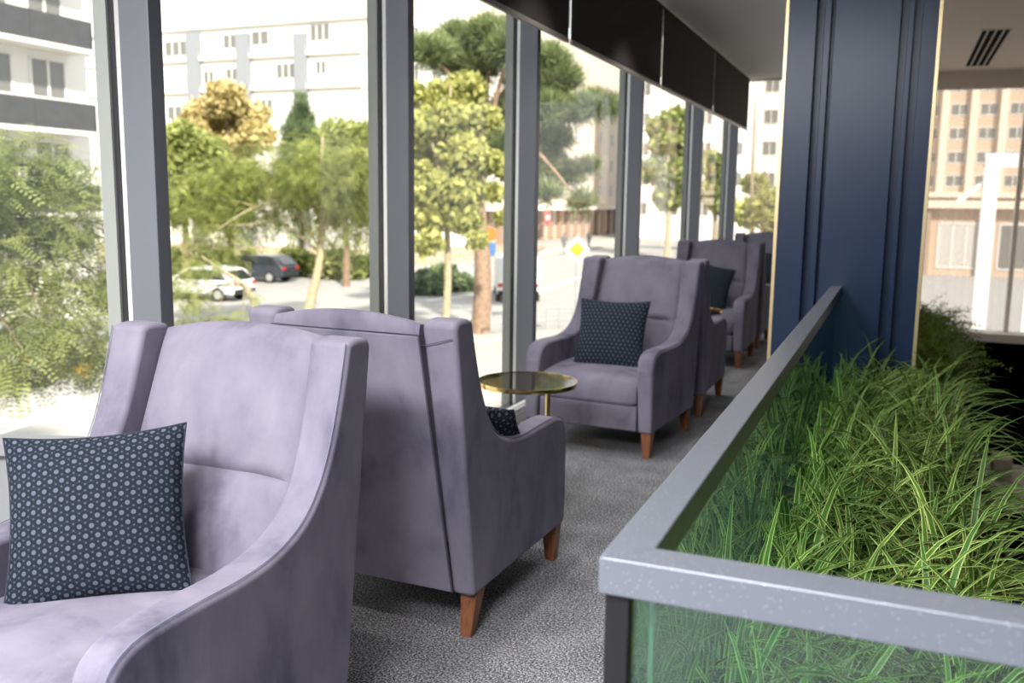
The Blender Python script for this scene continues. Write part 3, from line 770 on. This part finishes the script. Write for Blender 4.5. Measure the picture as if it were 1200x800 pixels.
tree('broadleaf_tree', 'dense green tree behind the forked locust, left of the spruce', (215, 300), 46, (218, 150),
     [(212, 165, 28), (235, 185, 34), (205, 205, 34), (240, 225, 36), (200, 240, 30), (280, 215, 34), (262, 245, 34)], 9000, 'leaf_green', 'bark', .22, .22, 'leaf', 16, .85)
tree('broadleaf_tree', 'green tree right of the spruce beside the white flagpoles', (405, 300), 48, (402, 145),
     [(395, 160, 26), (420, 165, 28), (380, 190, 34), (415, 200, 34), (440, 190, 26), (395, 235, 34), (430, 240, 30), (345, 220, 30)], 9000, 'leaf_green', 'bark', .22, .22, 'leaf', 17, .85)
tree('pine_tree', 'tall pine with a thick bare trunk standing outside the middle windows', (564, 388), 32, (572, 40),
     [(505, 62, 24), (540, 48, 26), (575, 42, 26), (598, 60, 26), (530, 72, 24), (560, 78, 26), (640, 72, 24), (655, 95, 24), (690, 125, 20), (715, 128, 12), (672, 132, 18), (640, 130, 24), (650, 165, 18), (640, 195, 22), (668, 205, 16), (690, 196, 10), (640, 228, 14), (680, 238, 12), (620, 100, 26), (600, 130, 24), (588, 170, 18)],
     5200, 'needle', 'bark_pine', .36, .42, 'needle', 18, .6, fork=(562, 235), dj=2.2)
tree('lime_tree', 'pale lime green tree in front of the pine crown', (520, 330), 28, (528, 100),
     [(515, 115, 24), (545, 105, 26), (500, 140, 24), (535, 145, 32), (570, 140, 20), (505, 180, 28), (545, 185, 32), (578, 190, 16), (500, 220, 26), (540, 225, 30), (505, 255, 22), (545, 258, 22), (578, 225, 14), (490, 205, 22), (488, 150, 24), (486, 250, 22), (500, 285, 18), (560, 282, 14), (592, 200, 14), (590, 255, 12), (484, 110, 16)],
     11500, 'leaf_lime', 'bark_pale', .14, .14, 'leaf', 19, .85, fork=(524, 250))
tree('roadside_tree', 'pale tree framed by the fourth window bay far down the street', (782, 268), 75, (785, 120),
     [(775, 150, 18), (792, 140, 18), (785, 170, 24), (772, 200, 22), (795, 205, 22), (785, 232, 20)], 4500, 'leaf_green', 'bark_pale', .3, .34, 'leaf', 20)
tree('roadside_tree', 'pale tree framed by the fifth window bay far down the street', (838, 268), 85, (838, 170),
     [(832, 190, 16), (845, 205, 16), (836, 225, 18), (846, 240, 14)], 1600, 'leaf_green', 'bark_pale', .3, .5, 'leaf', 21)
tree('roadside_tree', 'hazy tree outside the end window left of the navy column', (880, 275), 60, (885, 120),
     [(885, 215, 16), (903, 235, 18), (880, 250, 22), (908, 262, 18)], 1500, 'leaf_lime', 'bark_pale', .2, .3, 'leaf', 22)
# shrubs on the verge under the trees
SH = [(205, 300, 50, 26), (250, 296, 52, 22), (295, 292, 54, 20), (345, 292, 54, 24), (395, 294, 52, 26), (430, 292, 54, 18), (500, 296, 44, 20), (520, 290, 46, 22), (545, 298, 46, 13)]
for i, (px, py, d, rp) in enumerate(SH):
    g = at_d(px, py, d); b = Vector((g.x, g.y, GZ+.02)); t = empty('shrub', b)
    where = ['at the left end of the verge', 'below the yellow tree', 'behind the dark car', 'right of the dark car', 'left of the flagpoles', 'at the foot of the flagpoles', 'left of the pine, against the railing', 'beside the railing by the pine trunk', 'smallest, touching the pine trunk'][i]
    tag(t, 'olive green street shrub ' + where, 'shrub', 'shrubs on the far verge')
    r = rp*d/F; cl = [((0, 0, r*.7), r), ((r*.7, .2, r*.5), r*.7), ((-r*.7, -.2, r*.5), r*.7)]
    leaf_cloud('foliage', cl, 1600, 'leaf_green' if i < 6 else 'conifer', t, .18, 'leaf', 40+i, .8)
    a = MB(); a.tube([(0, 0, 0), (.05, 0, r*.8)], .06, 6); a.build('stem', 'bark', t, smooth=True)

# street: verge, kerbs, markings
a1 = gp(190, 312); a2 = gp(445, 312); a3 = gp(610, 302); b0 = gp(150, 285); b1 = gp(445, 283); b2 = gp(600, 287)
def slab(name, pts, z0, z1, mat):
    m = MB(); m.prism([(p.x, p.y) for p in pts], 2, z0, z1); return struct(m.build(name, mat))
slab('ground_verge', [gp(-40, 322), gp(300, 312), gp(470, 318), gp(620, 300), gp(640, 290), gp(300, 280), gp(-40, 290)], GZ, GZ+.16, 'verge')
slab('trim_3', [gp(-40, 325), gp(300, 315), gp(470, 322), gp(622, 303), gp(620, 300), gp(470, 318), gp(300, 312), gp(-40, 322)], GZ, GZ+.19, 'kerb')
slab('ground_pavement', [gp(632, 303), gp(760, 281), gp(800, 274), gp(770, 274), gp(725, 280), gp(632, 297)], GZ, GZ+.15, 'paving')
slab('ground_pavement', [gp(470, 405), gp(760, 385), gp(700, 400), gp(640, 470), gp(430, 520), gp(380, 440)], GZ, GZ+.14, 'paving')
slab('trim_4', [gp(440, 410), gp(760, 383), gp(760, 388), gp(440, 418)], GZ, GZ+.22, 'kerb')
for px0, py0, px1, py1, wd in ((-30, 517, 140, 462, .12), (-30, 509, 140, 456, .12), (80, 518, 150, 498, .1), (632, 340, 700, 318, .15), (500, 352, 560, 345, .15)):
    p, q = gp(px0, py0), gp(px1, py1); dv = (q-p).normalized(); nn = Vector((-dv.y, dv.x, 0))*wd/2
    slab('ground_marking', [p-nn, q-nn, q+nn, p+nn], GZ, GZ+.006, 'marking')

# buildings
def facade_window(parent, fr, x, z, w, h, dep=.12, pale=False, n=2):
    # fr: matrix whose local x runs along the facade, y out of it, z up
    a = MB()
    for k in range(n+1):
        xx = x + w*k/n; a.box((xx-.05, -.05, z), (xx+.05, dep*.4, z+h), mat=fr)
    a.box((x, -.05, z-.05), (x+w, dep*.5, z+.05), mat=fr); a.box((x, -.05, z+h-.05), (x+w, dep*.4, z+h+.05), mat=fr)
    o = a.build('window', 'wframe', parent)
    g = MB(); g.box((x, -.2, z), (x+w, .015, z+h), mat=fr); g.build('pane', 'wglass_pale' if pale else 'wglass', o)
def balcony(parent, fr, x, z, w, h=1.05, out=1.1, mat='balcony', n=2):
    a = MB(); a.box((x, 0, z-.15), (x+w, out, z), 1, mat=fr)
    for k in range(n):
        x0 = x + w*k/n; x1 = x+w*(k+1)/n-.05; a.box((x0, out-.06, z), (x1, out, z+h), mat=fr)
    a.box((x, 0, z), (x+.06, out, z+h), mat=fr); a.box((x+w-.06, 0, z), (x+w, out, z+h), mat=fr)
    a.build('balcony', [mat, 'render_white'], parent)
# left block: facade parallel to our window wall
XA = -28.0
bA = empty('apartment_block', (XA, 12, GZ)); tag(bA, 'white apartment block with dark balconies at the upper left', 'building')
a = MB(); a.box((-12, -16, 0), (0, 14.6, 20)); a.build('walls', 'render_white', bA)
frA = Matrix(((0, 1, 0, 0), (-1, 0, 0, 0), (0, 0, 1, 0), (0, 0, 0, 1)))   # local x -> -Y, y -> +X
for fl in range(5):
    z = 2.85*fl + 1.05
    if fl >= 1:
        for yb in (13.9, 6.3, -1.5):
            balcony(bA, frA, -yb, z, 5.2, .95)
    for yb in (13.6, 11.4, 8.0, 5.6, 2.0, -1.2):
        facade_window(bA, frA, -yb, z+.75+(.35 if 1 else 0), 1.45, 1.35, n=2)
a = MB(); a.box((-.1, -16, 3.55), (.25, 14.7, 3.8)); a.box((-.1, -16, 19.7), (.6, 14.9, 20.2)); a.build('cornice', 'render_white', bA)
# central block across the side street, facing the camera
YBk = 69.0
pL = EYEP + ray(150, 150)*(YBk/ray(150, 150).y); pR = EYEP + ray(443, 150)*(YBk/ray(443, 150).y)
bB = empty('apartment_block', (pL.x, YBk, GZ)); tag(bB, 'long white apartment block with strip windows behind the yellow tree', 'building')
WB = pR.x - pL.x
a = MB(); a.box((-14, 0, 0), (WB+2, 13.5, 26)); a.build('walls', 'render_white', bB)
frBe = Matrix.Translation((WB+2, 0, 0)) @ Matrix(((0, 1, 0, 0), (-1, 0, 0, 0), (0, 0, 1, 0), (0, 0, 0, 1)))
for fl_ in range(5):
    for k in range(3): facade_window(bB, frBe, -(3.4+k*4.2), 4.5+fl_*3.2, 1.7, 1.6, n=2)
frB = Matrix(((1, 0, 0, 0), (0, -1, 0, 0), (0, 0, 1, 0), (0, 0, 0, 1)))
def bx_(px): return (EYEP + ray(px, 120)*(YBk/ray(px, 120).y)).x - pL.x
def bz_(px, py): return (EYEP + ray(px, py)*(YBk/ray(px, py).y)).z - GZ
for px0, px1 in ((224, 238), (282, 296), (349, 362)):
    a = MB(); a.box((bx_(px0), -.5, 0), (bx_(px1), .1, bz_(px0, 40))); a.build('pier', 'render_grey', bB)
rowsB = [[(196, 48, 222, 66), (240, 44, 252, 60), (264, 40, 280, 57), (297, 36, 317, 53), (319, 34, 349, 50), (365, 28, 388, 48)],
         [(196, 88, 222, 102), (240, 83, 252, 98), (266, 80, 280, 95), (306, 76, 322, 93), (325, 74, 347, 92), (371, 71, 383, 87)],
         [(196, 124, 222, 140), (298, 116, 320, 132), (366, 111, 388, 129)]]
for r_, row in enumerate(rowsB):
    for k, (x0, y0, x1, y1) in enumerate(row):
        z0, z1 = bz_((x0+x1)/2, y1), bz_((x0+x1)/2, y0)
        facade_window(bB, frB, bx_(x0), z0, bx_(x1)-bx_(x0), z1-z0, n=3 if x1-x0 > 20 else 2, pale=(k+r_) % 3 == 1)
for py in (30, 68, 106):
    z = bz_(300, py); a = MB(); a.box((-14, -.35, z), (WB+2, .0, z+.35)); a.build('floor_band', 'render_white', bB)
# long block up the far side of the street with shops at its foot
XC = -38.0
bC = empty('shop_block', (XC, 84.5, GZ)); tag(bC, 'cream block with brown shop fronts along its foot behind the pine', 'building')
a = MB(); a.box((-14, -2, 3.75), (0, 150, 24)); a.build('walls', 'render_cream', bC)
a = MB(); a.box((-14, -2, 0), (-.8, 150, 3.75)); a.build('shop_front', 'shop_pale', bC)
a = MB(); a.box((-.85, -2, 3.5), (.9, 150, 3.9)); a.build('canopy', 'render_white', bC)
for k in range(22):
    a = MB(); a.box((-.85, -1+k*3.1, 0), (-.35, -.1+k*3.1, 3.5)); a.build('pillar', 'shop_brown', bC)
for fl in range(4):
    for k in range(12):
        facade_window(bC, frA, -(3+k*5.2), 5.2+fl*3.5, 1.3, 1.7, n=2)
# shop sign
c = EYEP + ray(643, 255)*((XC+1.1)/ray(643, 255).x)
t = empty('shop_sign', (XC+.95, c.y, c.z)); tag(t, 'small red shop sign behind the pine branches', 'sign')
a = MB(); a.box((-.05, -.85, -.7), (.05, .85, .7)); a.build('board', 'red', t, bevel=.02, seg=1)
a = MB()
for s in (-1, 1): a.box((.05, s*.42-.28, -.30), (.07, s*.42-.16, .30)); a.box((.05, s*.42+.10, -.30), (.07, s*.42+.22, .30)); a.box((.05, s*.42-.16, .20), (.07, s*.42+.10, .30)); a.box((.05, s*.42-.16, -.05), (.07, s*.42+.10, .05))
a.build('lettering', 'white', t)
# white block far down the street, and the stone tower outside the right end window
p = at_d(880, 200, 110)
bD = empty('apartment_block', (p.x, p.y, GZ)); tag(bD, 'bright white block far down the street outside the end window', 'building')
a = MB(); a.box((-16, 0, 0), (9, 12, 26)); a.build('walls', 'render_white', bD)
for fl in range(6):
    for k in range(6): facade_window(bD, frB, -14+k*3.8, 3+fl*3.6, 1.6, 1.6, n=2)
p = at_d(1085, 240, 112)
bE = empty('stone_tower', (p.x-8, p.y, GZ)); tag(bE, 'beige tower block with pale vertical piers outside the right end window', 'building')
a = MB(); a.box((0, 0, 0), (34, 14, 44)); a.build('walls', 'tower', bE)
for k in range(12):
    a = MB(); a.box((k*3.1-.40, -.7, 6.2), (k*3.1+.40, 0, 44)); a.build('pier', 'tower_pale', bE)
a = MB(); a.box((-.5, -1.2, 5.6), (34.5, 0, 6.2)); a.build('ledge', 'tower_pale', bE)
for fl in range(9):
    for k in range(11): facade_window(bE, frB, k*3.1+.62, .9+fl*2.75 + (.5 if fl > 1 else 0), 1.86, 1.3, n=2)
p = at_d(1090, 300, 62)
bF = empty('low_pavilion', (p.x-4, p.y, GZ)); tag(bF, 'low pinkish beige pavilion in front of the stone tower, behind the sheer curtain', 'building')
a = MB(); a.box((0, 0, 0), (22, 8, 4.6)); a.build('walls', 'tower', bF)
a = MB(); a.box((-.4, -.8, 4.4), (22.4, 8.2, 4.9)); a.build('roof', 'tower_pale', bF)
for k in range(6): facade_window(bF, frB, .8+k*3.6, .5, 2.5, 2.9, n=3, pale=k % 2 == 1)
for k in range(7):
    a = MB(); a.box((k*3.6-.25, -.5, 0), (k*3.6+.25, 0, 4.4)); a.build('pillar', 'shop_brown', bF)
# white portal frame standing outside the end window
c0 = at_d(1153, 300, 24)
t = empty('portal_frame', (c0.x, c0.y, GZ)); tag(t, 'white post and beam frame outside the right end window', 'frame')
for x in (0, 1.15):
    a = MB(); a.box((x-.17, -.17, 0), (x+.17, .17, 5.75)); a.build('post', 'white', t)
a = MB(); a.box((-.17, -.15, 5.5), (3.2, .15, 5.85)); a.build('beam', 'white', t)
a = MB(); a.tube([(-.05, 0, 5.2), (-.75, -.2, 4.6)], .07, 8); a.build('brace', 'white', t)

# vehicles
def car(name, label, p, heading, paint, Lc=4.3, Wc=1.75, Hc=1.47, van=False):
    t = empty(name, (p.x, p.y, GZ), heading); tag(t, label, 'van' if van else 'car', 'vehicles on the street')
    h = Lc/2
    if van: prof = [(-h, .35), (-h, 1.2), (-h+.05, Hc-.05), (-h+.25, Hc), (h-1.9, Hc), (h-1.0, 1.25), (h-.15, 1.0), (h, .75), (h, .35)]
    else: prof = [(-h, .32), (-h-.0, .85), (-h+.12, .98), (-h+.5, Hc-.12), (-h+1.0, Hc), (h-2.0, Hc-.02), (h-1.15, .98), (h-.25, .82), (h, .62), (h, .32)]
    a = MB(); a.prism(prof, 1, -Wc/2, Wc/2); a.build('body', paint, t, bevel=.09, seg=3)
    a = MB()
    if van: gl = [(h-2.3, 1.22), (h-1.15, 1.22), (h-1.85, Hc-.12), (h-2.3, Hc-.12)]
    else: gl = [(-h+.35, .95), (h-1.35, .95), (h-2.08, Hc-.10), (-h+1.0, Hc-.10), (-h+.62, Hc-.16)]
    a.prism(gl, 1, -Wc/2-.012, Wc/2+.012); a.build('side_windows', 'car_glass', t)
    if not van:
        a = MB(); a.add([(-h+.02, -Wc*.4, .98), (-h+.02, Wc*.4, .98), (-h+.46, Wc*.34, Hc-.13), (-h+.46, -Wc*.34, Hc-.13), (-h+.2, -Wc*.4, .98), (-h+.2, Wc*.4, .98), (-h+.6, Wc*.34, Hc-.13), (-h+.6, -Wc*.34, Hc-.13)],
                        [(0, 1, 2, 3), (7, 6, 5, 4), (0, 4, 5, 1), (1, 5, 6, 2), (2, 6, 7, 3), (3, 7, 4, 0)]); a.build('rear_window', 'car_glass', t)
    for s in (-1, 1):
        a = MB(); a.box((-h-.015, s*Wc*.40-.14, .70), (-h+.1, s*Wc*.40+.14, .86)); a.build('tail_lamp', 'lamp_red', t)
        for x in (-h+.8, h-.85):
            a = MB(); a.tube([(x, s*(Wc/2-.2), .31), (x, s*(Wc/2+.01), .31)], .31, 20); w = a.build('wheel', 'tyre', t, smooth=True)
            b = MB(); b.tube([(x, s*(Wc/2+.0), .31), (x, s*(Wc/2+.02), .31)], .19, 16); b.build('hub', 'steel', w, smooth=True)
    a = MB(); a.box((-h-.02, -Wc/2+.05, .34), (-h+.1, Wc/2-.05, .55)); a.build('bumper', 'tyre', t, bevel=.03, seg=1)
    return t
car('estate_car', 'dark estate car driving away, above the armchair row at left', gp(300, 329), R(186), 'car_dark')
car('sedan_car', 'white car half hidden behind drooping green leaves', gp(238, 350), R(186), 'car_white')
car('panel_van', 'white van partly hidden behind the pine trunk', gp(604, 348), R(115), 'car_white', 5.0, 1.95, 2.05, True)
car('silver_car', 'silver car on the road glimpsed through the nearest tree', gp(45, 440), R(115), 'car_silver')

# signs, posts, people
def post(name, label, cat, p, h, r, mat, group=None):
    t = empty(name, (p.x, p.y, GZ)); tag(t, label, cat, group)
    a = MB(); a.tube([(0, 0, 0), (0, 0, h)], [r, r*.7], 10); a.build('pole', mat, t, smooth=True)
    a = MB(); a.lathe([(0, 0), (r*2.6, 0), (r*2.6, .06), (r*1.2, .12), (r, .3)], n=12); a.build('foot', mat, t, smooth=True)
    return t
c = at_d(676, 292, 30); t = post('priority_sign', 'yellow diamond road sign with white border above the armchair', 'sign', c, c.z-GZ+.5, .035, 'steel')
face = Matrix.Translation((0, 0, c.z-GZ)) @ Matrix.Rotation(R(22), 4, 'Z') @ Matrix.Rotation(R(45), 4, 'Y')
a = MB(); a.box((-.29, -.065, -.29), (.29, -.045, .29), mat=face); a.build('plate', 'white', t)
a = MB(); a.box((-.185, -.075, -.185), (.185, -.066, .185), mat=face); a.build('diamond', 'yellow', t)
fl = [(427, 312, 52, 'leftmost'), (431, 312, 60, 'middle'), (435.5, 313, 50, 'rightmost')]
for px, py, top, wh in fl:
    b = gp(px, py); dd = (b-EYEP).dot(FWD); hh = at_d(px, top, dd).z-GZ
    t = post('flagpole', wh+' of the three slim white flagpoles left of the second mullion', 'flagpole', b, hh, .06, 'white', 'slim white flagpoles')
    a = MB(); a.sphere((0, 0, hh+.05), .09, 8); a.build('finial', 'white', t, smooth=True)
b = gp(113, 338); dd = (b-EYEP).dot(FWD); hh = at_d(113, 76, dd).z-GZ
t = post('street_lamp', 'slim street lamp before the white block, beside the first mullion', 'street lamp', b, hh, .06, 'steel')
a = MB(); a.tube([(0, 0, hh-.1), (.0, 0, hh+.1), (.35, -.1, hh+.18)], .04, 8); a.build('arm', 'steel', t, smooth=True)
a = MB(); a.box((.2, -.22, hh+.12), (.75, .0, hh+.22)); a.build('lamp_head', 'steel', t, bevel=.03, seg=1)
b = gp(575, 312); dd = (b-EYEP).dot(FWD)
t = post('advert_sign', 'blue and orange street sign right of the pine trunk', 'sign', b, 1.6, .05, 'steel')
zz = at_d(575, 290, dd).z-GZ; a = MB(); a.box((-.35, -.06, zz-.55), (.35, .06, zz+.35)); a.build('panel', 'blue', t, bevel=.02, seg=1)
zz = at_d(575, 274, dd).z-GZ; a = MB(); a.lathe([(0, -.06), (.45, -.06), (.45, .06), (0, .06)], n=20); a.v = [(x, z, y+zz) for x, y, z in a.v]; a.build('disc', 'orange', t)
# railing along the near kerb and verge
def railing(label, p, q, h=1.0, n=9):
    t = empty('street_railing', (p.x, p.y, GZ)); tag(t, label, 'railing'); d = q-p; d.z = 0
    a = MB()
    for z in (h, h*.55): a.tube([(0, 0, z), (d.x, d.y, z)], .025, 6)
    a.build('rails', 'steel', t, smooth=True)
    for k in range(n):
        a = MB(); a.tube([(d.x*k/(n-1), d.y*k/(n-1), 0), (d.x*k/(n-1), d.y*k/(n-1), h)], .025, 6); a.build('upright', 'steel', t, smooth=True)
railing('grey railing on the verge left of the pine trunk', gp(495, 314), gp(556, 312), 1.1, 10)
railing('low grey railing along the near kerb by the pine trunk', gp(575, 396), gp(700, 388), .9, 9)
def person(label, p, heading, coat, stride):
    t = empty('person', (p.x, p.y, GZ+.15), heading); tag(t, label, 'person', 'pedestrians by the shops')
    V = [(0, 0, .95), (0, 0, 1.2), (0, 0, 1.42), (0, 0, 1.52), (.02, 0, 1.64), (0, .10, .90), (stride*.5, .10, .50), (stride*.6, .10, .08), (stride*.6+.16, .10, .04), (0, -.10, .90), (-stride*.3, -.10, .50), (-stride, -.10, .10), (-stride+.15, -.10, .04),
         (0, .20, 1.40), (-.08, .26, 1.12), (.06, .26, .88), (0, -.20, 1.40), (.08, -.26, 1.12), (.2, -.25, .92)]
    E = [(0, 1), (1, 2), (2, 3), (3, 4), (0, 5), (5, 6), (6, 7), (7, 8), (0, 9), (9, 10), (10, 11), (11, 12), (2, 13), (13, 14), (14, 15), (2, 16), (16, 17), (17, 18)]
    Rd = [.15, .15, .14, .06, .10, .10, .07, .05, .04, .10, .07, .05, .04, .07, .05, .035, .07, .05, .035]
    me = bpy.data.meshes.new('body'); me.from_pydata(V, E, []); me.materials.append(M[coat])
    o = bpy.data.objects.new('body', me); COL.objects.link(o); o.parent = t
    md = o.modifiers.new('skin', 'SKIN'); md.use_smooth_shade = True
    for v, r in zip(me.skin_vertices[0].data, Rd): v.radius = (r, r)
    me.skin_vertices[0].data[0].use_root = True
    sd = o.modifiers.new('sub', 'SUBSURF'); sd.levels = 2; sd.render_levels = 2
    a = MB(); a.sphere((.035, 0, 1.63), .098, 12, sc=(1, .85, 1.15)); a.build('face', 'skin', t, smooth=True)
    a = MB(); a.sphere((.005, 0, 1.665), .112, 12, sc=(1, .9, 1.0)); a.build('hair', 'coat', t, smooth=True)
person('person in dark clothes walking on the pavement behind the yellow diamond sign', gp(690, 291, GZ+.15), R(-110), 'coat', .22)
person('person in a grey coat walking left of the yellow diamond sign', gp(661, 297, GZ+.15), R(70), 'coat2', .20)

# ================================================================== LIGHT
w = bpy.data.worlds.new('sky'); S.world = w; w.use_nodes = True; nt = w.node_tree
bg = nt.nodes['Background']; bg.inputs['Color'].default_value = (.93, .965, 1.0, 1); bg.inputs['Strength'].default_value = .75
sun = bpy.data.lights.new('sun', 'SUN'); sun.energy = 4.6; sun.angle = R(3); sun.color = (1, .93, .82)
so = bpy.data.objects.new('sun', sun); COL.objects.link(so)
so.rotation_euler = Vector((-.55, .62, -.62)).to_track_quat('-Z', 'Y').to_euler()
# square fill lamps added unseen behind the camera to brighten the near chairs
def fill_lamp(x, y, power, label):
    t = empty('fill_lamp', (x, y, H)); tag(t, label, 'fill lamp')
    a = MB()
    for x0, x1, y0, y1 in ((-.52, -.5, -.52, .52), (.5, .52, -.52, .52), (-.5, .5, -.52, -.5), (-.5, .5, .5, .52)): a.box((x0, y0, -.05), (x1, y1, 0))
    a.build('frame', 'white', t)
    l = bpy.data.lights.new('lamp', 'AREA'); l.shape = 'SQUARE'; l.size = 1.0; l.energy = power; l.color = (1, .985, .99)
    o = bpy.data.objects.new('lamp', l); COL.objects.link(o); o.parent = t; o.location = (0, 0, -.04)
fill_lamp(-1.9, -.95, 135, 'added square fill lamp unseen behind the camera, nearer the windows')
fill_lamp(-.45, -.95, 98, 'added square fill lamp unseen behind the camera, nearer the stairwell')
# unseen fill spots added over the chair row to brighten seats and arms
def fill_spot(x, y, power, where):
    t = empty('fill_downlight', (x, y, H)); tag(t, 'added unseen ceiling downlight ' + where, 'fill_spot', 'added fill downlights over the armchairs')
    a = MB(); a.lathe([(.045, -.001), (.060, -.001), (.062, -.008), (.045, -.008), (.045, -.001)], n=24); a.build('ring', 'white', t)
    l = bpy.data.lights.new('lamp', 'SPOT'); l.spot_size = R(95); l.spot_blend = .6; l.shadow_soft_size = .05; l.energy = power; l.color = (1, .95, .90)
    o = bpy.data.objects.new('lamp', l); COL.objects.link(o); o.parent = t; o.location = (0, 0, -.012)
for x, y, where in ((-1.38, 1.25, 'above the nearest armchair'), (-1.38, 3.0, 'above the turned away armchair'), (-1.38, 4.75, 'above the armchair beyond the round table'), (-1.38, 6.5, 'above the fourth armchair of the row')):
    fill_spot(x, y, 34, where)
v = S.view_settings
S.display_settings.display_device = 'sRGB'; v.view_transform = 'Standard'; v.look = 'None'; v.gamma = 1; v.use_curve_mapping = False
v.exposure = 1.15
S.cycles.use_denoising = True; S.cycles.max_bounces = 10; S.cycles.transparent_max_bounces = 24; S.cycles.caustics_reflective = False; S.cycles.caustics_refractive = False
S.cycles.sample_clamp_indirect = 6
